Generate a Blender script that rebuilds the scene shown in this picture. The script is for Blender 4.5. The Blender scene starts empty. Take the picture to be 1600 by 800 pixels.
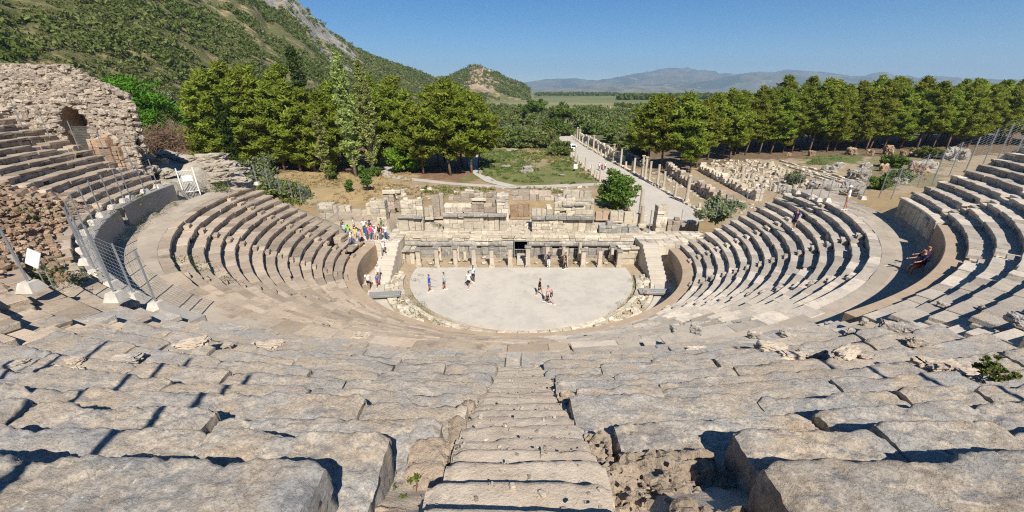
import bpy, math, random
import numpy as np
from math import radians as R_, sin, cos, pi

scene = bpy.context.scene
# ------------------------------------------------------------------ camera
H, D, PITCH = 17.03, 39.5, 0.432
FPX, CX, CY = 658.9, 812.0, 444.8            # in pixels of the 1600 wide photograph
cam_data = bpy.data.cameras.new('camera')
cam = bpy.data.objects.new('camera', cam_data)
scene.collection.objects.link(cam)
cam.location = (0, -D, H)
cam.rotation_euler = (pi/2 - PITCH, 0, 0)
cam_data.sensor_width = 36
cam_data.lens = FPX/1600*36
cam_data.shift_x = (800-CX)/1600
cam_data.shift_y = (CY-400)/1600
cam_data.clip_start = 0.05
cam_data.clip_end = 60000
scene.camera = cam
# ------------------------------------------------------------------ light
SUN_AZ, SUN_EL = 14.0, 45.0                  # sun stands behind the camera, a little to the right
world = bpy.data.worlds.new('World'); scene.world = world; world.use_nodes = True
wn = world.node_tree.nodes; wl = world.node_tree.links
sky = wn.new('ShaderNodeTexSky'); sky.sky_type = 'NISHITA'; sky.sun_disc = False
sky.sun_elevation = R_(SUN_EL); sky.sun_rotation = R_(180 - SUN_AZ)
sky.air_density = 1.0; sky.dust_density = 0.0; sky.ozone_density = 6.0; sky.altitude = 1800
hsv = wn.new('ShaderNodeHueSaturation'); hsv.inputs['Saturation'].default_value = 1.28; wl.new(sky.outputs[0], hsv.inputs['Color']); wl.new(hsv.outputs[0], wn['Background'].inputs[0]); wn['Background'].inputs[1].default_value = 0.063
sd = bpy.data.lights.new('sun', 'SUN'); sd.energy = 5.0; sd.angle = R_(0.5); sd.color = (1.0, .93, .82)
sun = bpy.data.objects.new('sun', sd); scene.collection.objects.link(sun)
sun.rotation_euler = (R_(90-SUN_EL), 0, R_(SUN_AZ))
scene.view_settings.view_transform = 'Standard'; scene.view_settings.look = 'None'
scene.view_settings.gamma = 1; scene.view_settings.exposure = 0.53
scene.view_settings.use_curve_mapping = False
scene.render.engine = 'CYCLES'
scene.cycles.use_denoising = False; scene.cycles.pixel_filter_type = 'BLACKMAN_HARRIS'; scene.cycles.filter_width = 1.15
scene.cycles.max_bounces = 5; scene.cycles.volume_bounces = 1; scene.cycles.transparent_max_bounces = 6
# ------------------------------------------------------------------ picture -> place
_c, _s = cos(PITCH), sin(PITCH)
def ray(px, py):
    u = (px-CX)/FPX; v = (CY-py)/FPX
    return np.array([u, _c+v*_s, -_s+v*_c])
ORG = np.array([0, -D, H])
def onz(px, py, z=-.3):
    d = ray(px, py); return ORG + (z-H)/d[2]*d
def ony(px, py, Y):
    d = ray(px, py); return ORG + (Y+D)/d[1]*d
def oncone(px, py, r0=28.86, z0=10.0, m=.527):
    d = ray(px, py); t = np.linspace(1, 150, 30000)[:, None]; P = ORG + t*d
    ok = P[:, 2] <= z0 + m*(np.hypot(P[:, 0], P[:, 1]) - r0)
    return P[np.argmax(ok)]
def project(x, y, z):
    dy = y+D; dz = z-H; dep = dy*_c - dz*_s
    return CX + FPX*x/dep, CY - FPX*(dy*_s + dz*_c)/dep
# ------------------------------------------------------------------ numpy noise
def _hash(ix, iy, iz):
    n = (ix.astype(np.int64)*374761393 + iy.astype(np.int64)*668265263 + iz.astype(np.int64)*2147483647) & 0xffffffff
    n = ((n ^ (n >> 13))*1274126177) & 0xffffffff
    return ((n ^ (n >> 16)) & 0xffff)/65535.0
def vnoise(P):
    P = np.asarray(P, float); I = np.floor(P); F = P-I; F = F*F*(3-2*F); I = I.astype(np.int64)
    out = 0
    for a in (0, 1):
        wa = F[..., 0] if a else 1-F[..., 0]
        for b in (0, 1):
            wb = F[..., 1] if b else 1-F[..., 1]
            for c in (0, 1):
                wc = F[..., 2] if c else 1-F[..., 2]
                out = out + wa*wb*wc*_hash(I[..., 0]+a, I[..., 1]+b, I[..., 2]+c)
    return out*2-1
def fbm(P, octaves=3, gain=.5):
    P = np.asarray(P, float); s = 0; a = 1; t = 0
    for o in range(octaves):
        s = s + a*vnoise(P*2**o + 17.3*o); t += a; a *= gain
    return s/t
def sstep(a, b, x):
    t = np.clip((np.asarray(x, float)-a)/(b-a), 0, 1); return t*t*(3-2*t)
# ------------------------------------------------------------------ mesh builder
COL = scene.collection
def _template():
    S, A, idx = [], [], {}
    for ax in range(3):
        for sg in (-1, 1):
            o = [i for i in range(3) if i != ax]
            for s1 in (-1, 1):
                for s2 in (-1, 1):
                    s = [0, 0, 0]; s[ax] = sg; s[o[0]] = s1; s[o[1]] = s2
                    idx[(ax, tuple(s))] = len(S); S.append(s); m = [0, 0, 0]; m[ax] = 1; A.append(m)
    Q, T = [], []
    for ax in range(3):
        o = [i for i in range(3) if i != ax]
        for sg in (-1, 1):
            q = []
            for s1, s2 in ((-1, -1), (1, -1), (1, 1), (-1, 1)):
                s = [0, 0, 0]; s[ax] = sg; s[o[0]] = s1; s[o[1]] = s2; q.append(idx[(ax, tuple(s))])
            Q.append(q)
    for ax in range(3):
        o = [i for i in range(3) if i != ax]
        for s1 in (-1, 1):
            for s2 in (-1, 1):
                q = []
                for face, e in ((o[0], -1), (o[0], 1), (o[1], 1), (o[1], -1)):
                    s = [0, 0, 0]; s[o[0]] = s1; s[o[1]] = s2; s[ax] = e; q.append(idx[(face, tuple(s))])
                Q.append(q)
    for sx in (-1, 1):
        for sy in (-1, 1):
            for sz in (-1, 1): T.append([idx[(k, (sx, sy, sz))] for k in range(3)])
    S = np.array(S, float); A = np.array(A, float)
    P = S*(1-.2*(1-A))
    def fix(fs):
        out = []
        for f in fs:
            p = P[f]; n = np.cross(p[1]-p[0], p[2]-p[0])
            out.append(f if n @ p.mean(0) > 0 else f[::-1])
        return np.array(out)
    return S, A, fix(Q), fix(T)
_S, _A, _Q, _T = _template()
class MB:
    def __init__(s): s.V = []; s.Q = []; s.T = []; s.n = 0
    def add(s, V, Q=None, T=None):
        V = np.asarray(V, float).reshape(-1, 3); s.V.append(V)
        if Q is not None and len(Q): s.Q.append(np.asarray(Q, np.int64)+s.n)
        if T is not None and len(T): s.T.append(np.asarray(T, np.int64)+s.n)
        s.n += len(V); return s
    def block(s, c, size, rz=0, ch=.03, tilt=0, jit=0, rng=random, ry=0):
        h = np.array(size, float)/2; ch = min(ch, .45*min(h))
        V = _S*(h - ch*(1-_A))
        if jit:
            cj = {}
            J = np.zeros_like(V)
            for i, sg in enumerate(_S):
                k = tuple(sg)
                if k not in cj: cj[k] = [rng.uniform(-jit, jit) for _ in range(3)]
                J[i] = cj[k]
            V = V + J
        if tilt: 
            ca, sa = cos(tilt), sin(tilt); V = V @ np.array([[1, 0, 0], [0, ca, sa], [0, -sa, ca]])
        if ry:
            ca, sa = cos(ry), sin(ry); V = V @ np.array([[ca, 0, -sa], [0, 1, 0], [sa, 0, ca]])
        ca, sa = cos(rz), sin(rz)
        V = V @ np.array([[ca, sa, 0], [-sa, ca, 0], [0, 0, 1]]) + np.array(c, float)
        return s.add(V, _Q, _T)
    def tube(s, pts, radii, n=8, cap=True):
        pts = np.array(pts, float); m = len(pts)
        radii = np.full(m, radii, float) if np.isscalar(radii) else np.array(radii, float)
        ring = []
        for i in range(m):
            d = pts[min(i+1, m-1)] - pts[max(i-1, 0)]; d = d/(np.linalg.norm(d)+1e-9)
            a = np.cross(d, (0, 0, 1.)); 
            if np.linalg.norm(a) < .05: a = np.cross(d, (0, 1., 0))
            a /= np.linalg.norm(a); b = np.cross(d, a)
            t = np.arange(n)/n*2*pi
            ring.append(pts[i] + radii[i]*(np.outer(np.cos(t), a) + np.outer(np.sin(t), b)))
        V = np.concatenate(ring); Q = []
        for i in range(m-1):
            for j in range(n):
                k = (j+1) % n; Q.append([i*n+j, i*n+k, (i+1)*n+k, (i+1)*n+j])
        T = []
        if cap:
            V = np.concatenate([V, pts[:1], pts[-1:]])
            for j in range(n):
                k = (j+1) % n
                T.append([m*n, k, j]); T.append([m*n+1, (m-1)*n+j, (m-1)*n+k])
        return s.add(V, Q, T)
    def grid(s, P, flip=False):
        P = np.asarray(P); a, b = P.shape[:2]
        I = np.arange(a*b).reshape(a, b)
        Q = np.stack([I[:-1, :-1], I[1:, :-1], I[1:, 1:], I[:-1, 1:]], -1).reshape(-1, 4)
        return s.add(P.reshape(-1, 3), Q[:, ::-1] if flip else Q)
    def mesh(s, name, mat=None, smooth=False):
        me = bpy.data.meshes.new(name)
        V = np.concatenate(s.V) if s.V else np.zeros((0, 3))
        Q = np.concatenate(s.Q) if s.Q else np.zeros((0, 4), int)
        T = np.concatenate(s.T) if s.T else np.zeros((0, 3), int)
        me.vertices.add(len(V)); me.vertices.foreach_set('co', V.ravel())
        nl = len(Q)*4+len(T)*3; me.loops.add(nl)
        me.loops.foreach_set('vertex_index', np.concatenate([Q.ravel(), T.ravel()]).astype(np.int32))
        me.polygons.add(len(Q)+len(T))
        ls = np.concatenate([np.arange(len(Q))*4, len(Q)*4+np.arange(len(T))*3]).astype(np.int32)
        me.polygons.foreach_set('loop_start', ls)
        me.polygons.foreach_set('use_smooth', np.full(len(Q)+len(T), bool(smooth)))
        me.update(calc_edges=True); me.validate()
        if mat is not None: me.materials.append(mat)
        return me
    def build(s, name, mat=None, parent=None, smooth=False):
        return link(name, s.mesh(name, mat, smooth), parent)
def link(name, data, parent=None, loc=None, rz=0, sc=None):
    o = bpy.data.objects.new(name, data); COL.objects.link(o)
    if parent is not None: o.parent = parent
    if loc is not None: o.location = loc
    if rz: o.rotation_euler = (0, 0, rz)
    if sc is not None: o.scale = (sc, sc, sc) if np.isscalar(sc) else sc
    return o
def tag(o, label=None, cat=None, group=None, kind=None):
    if label: o['label'] = label
    if cat: o['category'] = cat
    if group: o['group'] = group
    if kind: o['kind'] = kind
    return o
def thing(name, label, cat, loc=(0, 0, 0), rz=0, group=None, sc=None):
    return tag(link(name, None, None, loc, rz, sc), label, cat, group)
def dup(root, loc, rz=0, sc=None, label=None, group=None):
    r = root.copy(); COL.objects.link(r); r.location = loc; r.rotation_euler = (0, 0, rz)
    if sc is not None: r.scale = (sc, sc, sc) if np.isscalar(sc) else sc
    if label: r['label'] = label
    if group: r['group'] = group
    for ch in list(root.children):
        c = ch.copy(); COL.objects.link(c); c.parent = r
        for g in list(ch.children):
            d = g.copy(); COL.objects.link(d); d.parent = c
    return r
_ORD = ['first', 'second', 'third', 'fourth', 'fifth', 'sixth', 'seventh', 'eighth', 'ninth', 'tenth', 'eleventh', 'twelfth', 'thirteenth', 'fourteenth',
        'fifteenth', 'sixteenth', 'seventeenth', 'eighteenth', 'nineteenth', 'twentieth']
_TENS = {2: 'twenty', 3: 'thirty', 4: 'forty', 5: 'fifty'}
def nth(i):
    if i < 20: return _ORD[i]
    t, u = divmod(i+1, 10)
    return (_TENS[t] + ('-'+_ORD[u-1] if u else 'th')).replace('yth', 'ieth')
# ------------------------------------------------------------------ materials
class NT:
    def __init__(s, name):
        s.m = bpy.data.materials.new(name); s.m.use_nodes = True; s.t = s.m.node_tree; s.n = s.t.nodes; s.l = s.t.links
        s.b = s.n['Principled BSDF']; s.out = s.n['Material Output']; s.b.inputs['Specular IOR Level'].default_value = .25
        s.pos = s.n.new('ShaderNodeNewGeometry')
    def put(s, sock, v):
        if v is None: return
        if isinstance(v, bpy.types.NodeSocket): s.l.new(v, sock)
        else: sock.default_value = (*v, 1) if isinstance(v, tuple) and len(v) == 3 and sock.type == 'RGBA' else v
    def noise(s, scale, detail=3, rough=.55, vec=None, dist=0):
        n = s.n.new('ShaderNodeTexNoise'); n.inputs['Scale'].default_value = scale; n.inputs['Detail'].default_value = detail
        n.inputs['Roughness'].default_value = rough; n.inputs['Distortion'].default_value = dist
        s.l.new(vec or s.pos.outputs['Position'], n.inputs['Vector']); return n.outputs['Fac']
    def stretch(s, v):
        n = s.n.new('ShaderNodeVectorMath'); n.operation = 'MULTIPLY'; n.inputs[1].default_value = v
        s.l.new(s.pos.outputs['Position'], n.inputs[0]); return n.outputs[0]
    def ramp(s, x, a, b, lo=0, hi=1):
        n = s.n.new('ShaderNodeMapRange'); n.interpolation_type = 'SMOOTHSTEP'
        s.put(n.inputs['Value'], x); n.inputs['From Min'].default_value = a; n.inputs['From Max'].default_value = b
        n.inputs['To Min'].default_value = lo; n.inputs['To Max'].default_value = hi; return n.outputs[0]
    def mix(s, f, a, b, mode='MIX'):
        n = s.n.new('ShaderNodeMix'); n.data_type = 'RGBA'; n.blend_type = mode
        s.put(n.inputs[0], f); s.put(n.inputs[6], a); s.put(n.inputs[7], b); return n.outputs[2]
    def math(s, op, a, b=0.0):
        n = s.n.new('ShaderNodeMath'); n.operation = op; s.put(n.inputs[0], a); s.put(n.inputs[1], b); return n.outputs[0]
    def island(s, amt, col):
        n = s.n.new('ShaderNodeHueSaturation'); s.put(n.inputs['Color'], col)
        s.l.new(s.math('ADD', s.math('MULTIPLY', s.pos.outputs['Random Per Island'], amt*2), 1-amt), n.inputs['Value'])
        return n.outputs[0]
    def bump(s, h, strength=.5, dist=.05):
        n = s.n.new('ShaderNodeBump'); n.inputs['Strength'].default_value = strength; n.inputs['Distance'].default_value = dist
        s.put(n.inputs['Height'], h); s.l.new(n.outputs[0], s.b.inputs['Normal'])
    def done(s, col, rough=.9, metal=0):
        s.put(s.b.inputs['Base Color'], col); s.b.inputs['Roughness'].default_value = rough; s.b.inputs['Metallic'].default_value = metal
        return s.m
def stone(name, c1, c2, c3, dark, k=1.0, isl=.18, bump=.6, spots=.5, dist=.04):
    t = NT(name)
    col = t.mix(t.ramp(t.noise(.55*k, 4), .35, .65), c1, c2)
    col = t.mix(t.ramp(t.noise(2.3*k, 5, .65, dist=.6), .45, .68), col, c3)
    col = t.mix(t.math('MULTIPLY', t.ramp(t.noise(1.4*k, 6, .7, t.stretch((1, 1, 2.2))), .52, .70), spots), col, dark)
    f = t.noise(16*k, 4, .7)
    col = t.mix(t.ramp(f, .60, .78, 0, .6), col, dark)
    col = t.mix(t.ramp(t.noise(9*k, 3, .6), .62, .75, 0, .4), col, (.62, .57, .50))
    if isl: col = t.island(isl, col)
    oi = t.n.new('ShaderNodeObjectInfo'); hs = t.n.new('ShaderNodeHueSaturation'); t.l.new(col, hs.inputs['Color']); t.l.new(t.math('ADD', t.math('MULTIPLY', oi.outputs['Random'], .24), .86), hs.inputs['Value']); col = hs.outputs[0]
    t.bump(t.math('ADD', t.noise(7*k, 5, .65), t.math('MULTIPLY', t.noise(38*k, 3, .6), .35)), bump, dist)
    return t.done(col, .92)
def plain(name, c, rough=.7, metal=0, var=.12, scale=3):
    t = NT(name); d = tuple(x*(1-var*2) for x in c)
    return t.done(t.mix(t.ramp(t.noise(scale, 4), .35, .65), c, d), rough, metal)
def leafmat(name, a, b, scale=.5, trans=.25):
    t = NT(name)
    col = t.mix(t.ramp(t.noise(scale, 3), .35, .65), a, b); col = t.island(.4, col)
    oi = t.n.new('ShaderNodeObjectInfo'); hs = t.n.new('ShaderNodeHueSaturation')
    t.l.new(col, hs.inputs['Color'])
    t.l.new(t.math('ADD', t.math('MULTIPLY', oi.outputs['Random'], .34), .83), hs.inputs['Value'])
    t.l.new(t.math('ADD', t.math('MULTIPLY', oi.outputs['Random'], .035), .492), hs.inputs['Hue'])
    col = hs.outputs[0]
    t.done(col, .75); t.b.inputs['Specular IOR Level'].default_value = .15
    tr = t.n.new('ShaderNodeBsdfTranslucent'); t.l.new(col, tr.inputs[0])
    mx = t.n.new('ShaderNodeMixShader'); mx.inputs[0].default_value = trans
    t.l.new(t.b.outputs[0], mx.inputs[1]); t.l.new(tr.outputs[0], mx.inputs[2]); t.l.new(mx.outputs[0], t.out.inputs[0])
    return t.m
def nearstone(name):
    t = NT(name)
    col = t.mix(t.ramp(t.noise(1.1, 5, .6), .38, .60), (.335, .325, .31), (.385, .33, .265))
    col = t.mix(t.ramp(t.noise(2.6, 7, .72, t.stretch((.8, 1.5, 1.5)), .8), .50, .60), col, (.46, .41, .345))
    col = t.mix(t.ramp(t.noise(4.2, 7, .75, t.stretch((.7, 1.7, 1.5)), .5), .52, .64, 0, .85), col, (.205, .21, .22))
    col = t.mix(t.ramp(t.noise(1.7, 6, .7), .57, .66, 0, .7), col, (.42, .325, .235))
    pits = t.noise(26, 6, .75); col = t.mix(t.ramp(pits, .60, .69, 0, .75), col, (.16, .135, .105))
    col = t.mix(t.ramp(t.noise(33, 4, .7), .62, .70, 0, .75), col, (.68, .64, .57))
    col = t.mix(t.ramp(t.noise(.45, 4, .6), .40, .62, 0, .5), col, t.mix(1.0, col, (1.08, .99, .88), 'MULTIPLY'))
    crk = t.math('ABSOLUTE', t.math('SUBTRACT', t.noise(2.2, 3, .6, t.stretch((1, .5, 1)), .8), .5)); col = t.mix(t.ramp(crk, .0, .008, .40, 0), col, (.15, .125, .105))
    col = t.mix(t.ramp(t.noise(5.5, 5, .7, t.stretch((1, 1.6, 1)), 1.0), .60, .70, 0, .7), col, (.50, .49, .47))
    col = t.mix(t.ramp(t.noise(.9, 5, .65, t.stretch((1.3, .7, 1))), .56, .68, 0, .6), col, (.23, .215, .20))
    col = t.island(.10, col)
    h = t.math('ADD', t.noise(6, 8, .72), t.math('MULTIPLY', t.ramp(pits, .45, .68, 1, 0), .30))
    t.bump(h, .7, .035); return t.done(col, .95)
M = {}
M['seat_left'] = stone('limestone_brown', (.37, .29, .215), (.43, .35, .265), (.35, .30, .245), (.17, .135, .10), 1.1, .24, .8, .65)
M['seat_right'] = stone('limestone_pale', (.50, .43, .345), (.45, .40, .335), (.37, .345, .315), (.19, .175, .155), 1.2, .28)
M['seat_near'] = nearstone('limestone_grey')
M['marble'] = stone('weathered_marble', (.52, .465, .375), (.46, .40, .305), (.59, .535, .44), (.17, .155, .135), 1.3, .26, .9, .8)
M['dark_marble'] = stone('stained_marble', (.30, .285, .26), (.24, .23, .21), (.45, .41, .35), (.10, .10, .10), 1, .2, .5, .5)
M['rubble'] = stone('grey_rubble_masonry', (.46, .385, .305), (.41, .335, .26), (.50, .435, .36), (.16, .13, .10), 1.6, .34, 1.0, .7, .10)
M['brick'] = stone('broken_brick', (.37, .235, .15), (.40, .29, .195), (.44, .345, .25), (.17, .11, .07), 1.4, .3, 1.0, .5, .1)
M['concrete'] = stone('grey_concrete', (.33, .31, .285), (.30, .28, .26), (.35, .33, .30), (.22, .21, .2), .6, .05, .2, .3)
M['tan_wall'] = stone('tan_plaster', (.42, .32, .225), (.38, .29, .205), (.45, .36, .27), (.25, .19, .14), .6, .06, .25, .3)
M['white_block'] = plain('white_concrete', (.55, .51, .45), .9, 0, .1, 4)
M['slab'] = stone('pale_paving', (.62, .585, .525), (.57, .54, .49), (.65, .62, .56), (.45, .43, .39), .35, 0, .12, .25)
M['walk'] = stone('white_paving', (.53, .485, .41), (.49, .445, .375), (.56, .515, .445), (.36, .32, .27), .6, .07, .3, .4)
M['diazoma'] = stone('worn_walkway_slabs', (.43, .365, .29), (.47, .405, .325), (.40, .35, .295), (.25, .21, .165), .8, .10, .4, .45)
t = NT('packed_gravel_steps')
col = t.mix(t.ramp(t.noise(1.5, 5), .4, .6), (.47, .39, .305), (.53, .45, .36)); col = t.mix(t.ramp(t.noise(3.5, 6, .7), .52, .66, 0, .7), col, (.37, .32, .265))
g = t.noise(42, 5, .75); col = t.mix(t.ramp(g, .56, .68, 0, .8), col, (.23, .185, .14)); col = t.mix(t.ramp(t.noise(55, 4, .7), .60, .70, 0, .8), col, (.60, .54, .46))
t.bump(t.math('ADD', t.noise(9, 7, .7), t.math('MULTIPLY', g, .5)), .8, .03); M['gravel'] = t.done(col, .95)
M['boulder'] = stone('grey_boulder', (.33, .31, .275), (.40, .36, .30), (.26, .25, .235), (.12, .115, .105), .7, .1, .9, .6, .15)
M['pale_rock'] = stone('bleached_rock', (.40, .35, .285), (.35, .305, .24), (.45, .405, .34), (.18, .155, .125), .9, .1, .9, .55, .1)
M['road'] = stone('marble_road', (.56, .515, .45), (.52, .475, .41), (.60, .56, .50), (.38, .35, .31), .35, 0, .3, .4)
M['path'] = stone('gravel_path', (.48, .44, .385), (.44, .40, .35), (.50, .46, .41), (.35, .32, .28), .5, 0, .2, .3)
M['column'] = stone('column_marble', (.47, .41, .325), (.43, .37, .285), (.52, .46, .37), (.30, .26, .21), 1, .12, .4, .4)
M['steel'] = plain('galvanised_steel', (.38, .41, .43), .45, .6, .06)
M['wire'] = plain('fence_wire', (.42, .44, .45), .5, .5, .05)
M['white_paint'] = plain('white_paint', (.78, .77, .74), .5, 0, .04)
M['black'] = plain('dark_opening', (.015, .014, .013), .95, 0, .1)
M['wood'] = plain('bare_trunk', (.20, .125, .085), .95, 0, .25, 6)
M['pale_trunk'] = plain('pale_bark', (.42, .37, .30), .9, 0, .3, 5)
M['pine'] = leafmat('pine_needles', (.22, .255, .026), (.31, .335, .048), .35, .5)
M['pine_dark'] = leafmat('dark_pine_needles', (.08, .115, .03), (.11, .145, .04), .35, .35)
M['bright_pine'] = leafmat('bright_pine_needles', (.10, .185, .014), (.13, .22, .022), .4, .35)
M['poplar'] = leafmat('poplar_leaves', (.37, .42, .12), (.46, .49, .19), .6, .5)
M['cypress'] = leafmat('cypress_foliage', (.06, .095, .016), (.08, .115, .024), .6, .25)
M['broadleaf'] = leafmat('broad_leaves', (.12, .175, .03), (.17, .22, .045), .5, .45)
M['thicket'] = leafmat('thicket_leaves', (.16, .20, .05), (.22, .235, .08), .25, .4)
M['olive'] = leafmat('olive_leaves', (.17, .20, .085), (.225, .245, .12), .5, .3)
M['lime'] = leafmat('lime_green_leaves', (.16, .27, .02), (.2, .3, .03), .6, .35)
M['dry'] = leafmat('dry_twigs', (.20, .13, .085), (.25, .17, .12), .6, .1)
M['grass'] = leafmat('grass_blades', (.12, .175, .035), (.19, .22, .06), .4, .35)
M['dry_grass'] = leafmat('dry_grass_blades', (.46, .36, .19), (.36, .28, .14), .4, .3)
M['weed'] = leafmat('weed_leaves', (.09, .13, .03), (.14, .16, .05), 1.5, .25)
M['scrub'] = leafmat('hill_scrub', (.13, .165, .036), (.20, .21, .07), .03, .4)
# ================================================================== SETTING: ground, hill, mountains, roads
PL = -.3
def yend(x, r):      # where the seating stops towards the plain
    right = np.where(r < 27.4, 1.2, -9.2); left = np.where(r < 27.4, 2.4, -4.6)
    return np.where(x > 0, right, left)
def gz(x, y):
    x = np.asarray(x, float); y = np.asarray(y, float)
    r = np.hypot(x, y)
    cone = np.where(r < 28.4, 2.3+.587*(r-16.4), 10+.527*(r-28.86)); cone = np.minimum(cone, 10+.527*(44-28.86)+.25*np.maximum(r-44, 0)); cone = np.minimum(cone, 24)
    cone = np.where(r < 15.6, PL, cone - 1.25)
    ye = yend(x, r)
    w = np.where(x > 0, 11 + .25*np.maximum(r-28, 0), 13 + .2*np.maximum(r-28, 0))
    drop = 1 - sstep(0, 1, (y-ye)/w)
    n = fbm(np.stack([x*.12, y*.12, x*0], -1), 3)*.5
    out = (r > 15.6)*1.0
    amp = np.where((drop > 0) & (drop < 1), 1.2, .25)
    z = PL + out*(cone-PL)*drop + n*amp*out*(y > ye)
    z = z + (-PL-.06)*(1-sstep(15.7, 17.0, np.maximum(r, np.where((y > 1) & (np.abs(x) < 15), 0, r))))*(y < 14)
    # bank behind the stage building
    z = z + 2.6*np.exp(-(((x+8)/10)**2+((y-25)/5.5)**2)) + 1.2*np.exp(-(((x+34)/14)**2+((y-36)/9)**2)) + 1.6*np.exp(-(((x-5)/9)**2+((y-27)/4)**2))
    # low rise left of the grove of pines
    z = z + 5.0*sstep(50, 95, -x)*sstep(0, 45, y)*(1-sstep(120, 200, y))
    # rock shoulder outside the upper right seats
    z = z + 2.5*np.exp(-(((x-44)/9)**2+((y+2)/7)**2))
    return z
def PG(px, py, it=6):
    z = PL
    for _ in range(it):
        P = onz(px, py, z); z = float(gz(P[0], P[1]))
    return np.array([P[0], P[1], z])
def axis(lo, hi, d, far, g=1.055):
    a = list(np.arange(lo, hi+.01, d)); s = d
    while a[-1] < far: s *= g; a.append(a[-1]+s)
    s = d
    while a[0] > (-far if lo < -50 and far > 5000 else lo-60): s *= g; a.insert(0, a[0]-s)
    return np.array(a)
gx = axis(-80, 110, 1.1, 14000); gy = axis(-48, 125, 1.1, 13500)
gy = np.concatenate([[-400, -250, -150], gy[gy > -110]])
GX, GY = np.meshgrid(gx, gy, indexing='ij'); GZ = gz(GX, GY)
gmb = MB(); gmb.grid(np.stack([GX, GY, GZ], -1))
gme = gmb.mesh('ground', None, True)
def inpoly(px, py, poly):
    ins = np.zeros(px.shape, bool); j = len(poly)-1
    for i in range(len(poly)):
        xi, yi = poly[i]; xj, yj = poly[j]
        ins ^= ((yi > py) != (yj > py)) & (px < (xj-xi)*(py-yi)/(yj-yi+1e-12)+xi); j = i
    return ins
GC = np.zeros(GX.shape+(4,)); GC[..., 3] = 1
GC[..., :3] = (.33, .24, .13)
jx = GX + fbm(np.stack([GX*.25, GY*.25, GX*0+5], -1), 3)*2.6*(1+GY.clip(0)/60); jy = GY + fbm(np.stack([GX*.25, GY*.25, GX*0+9], -1), 3)*2.6*(1+GY.clip(0)/60)
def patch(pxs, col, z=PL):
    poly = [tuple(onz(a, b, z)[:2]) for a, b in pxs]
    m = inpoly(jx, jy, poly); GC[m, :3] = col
farfield = (GY > 330)
fn = fbm(np.stack([GX/260, GY/420, GX*0], -1), 3); fm = fbm(np.stack([GX/700, GY/220, GX*0+3], -1), 2)
c = np.where((fn > .12)[..., None], (.125, .165, .050), (.155, .18, .068)); c = np.where((fm > .40)[..., None], (.26, .23, .12), c); c = np.where((fm < -.38)[..., None], (.085, .115, .038), c)
GC[..., :3] = np.where(farfield[..., None], c, GC[..., :3])
mid = (GY > 108) & (GY <= 330) & (GX > -120); GC[mid, :3] = (.10, .11, .045)
patch([(440, 262), (640, 262), (650, 300), (620, 318), (440, 330)], (.40, .29, .15))
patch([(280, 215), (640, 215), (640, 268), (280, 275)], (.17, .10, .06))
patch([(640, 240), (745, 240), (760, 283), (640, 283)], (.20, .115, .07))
patch([(600, 286), (930, 293), (925, 318), (610, 320)], (.38, .285, .19))
patch([(752, 232), (880, 228), (935, 292), (745, 284)], (.15, .165, .05))
patch([(815, 230), (868, 230), (884, 250), (850, 256), (818, 248)], (.36, .26, .14))
patch([(800, 250), (850, 252), (845, 268), (800, 262)], (.30, .24, .15))
patch([(950, 270), (1090, 262), (1260, 300), (1260, 360), (1130, 360)], (.36, .285, .195))
patch([(1085, 268), (1118, 262), (1200, 300), (1180, 318)], (.40, .285, .18))
patch([(1095, 244), (1620, 225), (1620, 300), (1230, 300), (1110, 262)], (.37, .285, .19))
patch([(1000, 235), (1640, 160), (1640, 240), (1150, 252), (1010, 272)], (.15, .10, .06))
patch([(1255, 244), (1330, 240), (1350, 252), (1260, 262)], (.11, .14, .04))
patch([(1360, 246), (1480, 240), (1470, 292), (1330, 300)], (.21, .185, .10))
rr = np.hypot(GX, GY)
GC[(rr < 15.6) & (GY < 30), :3] = (.42, .34, .235)
m = (GY > 1.2) & (GY < 22) & (abs(GX) < 19); GC[m, :3] = (.42, .33, .23)
m = (rr > 15.6) & (GY < yend(GX, rr)+6) & (GY > -60) & (rr < 70); GC[m, :3] = (.40, .345, .27)
m = (GX > 31) & (GY > -9) & (GY < 9) & (GX < 70); GC[m, :3] = (.27, .25, .215)
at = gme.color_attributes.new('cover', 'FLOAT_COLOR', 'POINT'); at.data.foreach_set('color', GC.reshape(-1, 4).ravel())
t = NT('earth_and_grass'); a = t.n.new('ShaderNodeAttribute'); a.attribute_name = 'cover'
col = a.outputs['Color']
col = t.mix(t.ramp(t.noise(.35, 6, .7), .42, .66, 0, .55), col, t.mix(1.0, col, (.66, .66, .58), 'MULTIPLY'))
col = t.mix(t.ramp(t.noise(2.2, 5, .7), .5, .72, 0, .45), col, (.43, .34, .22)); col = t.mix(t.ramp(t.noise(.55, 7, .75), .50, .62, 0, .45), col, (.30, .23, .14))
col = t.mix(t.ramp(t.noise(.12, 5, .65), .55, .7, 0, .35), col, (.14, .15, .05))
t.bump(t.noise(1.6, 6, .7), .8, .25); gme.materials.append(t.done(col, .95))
tag(link('ground', gme), 'dry earth, grass patches and flat green plain running to the horizon', 'ground', kind='structure')

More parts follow.
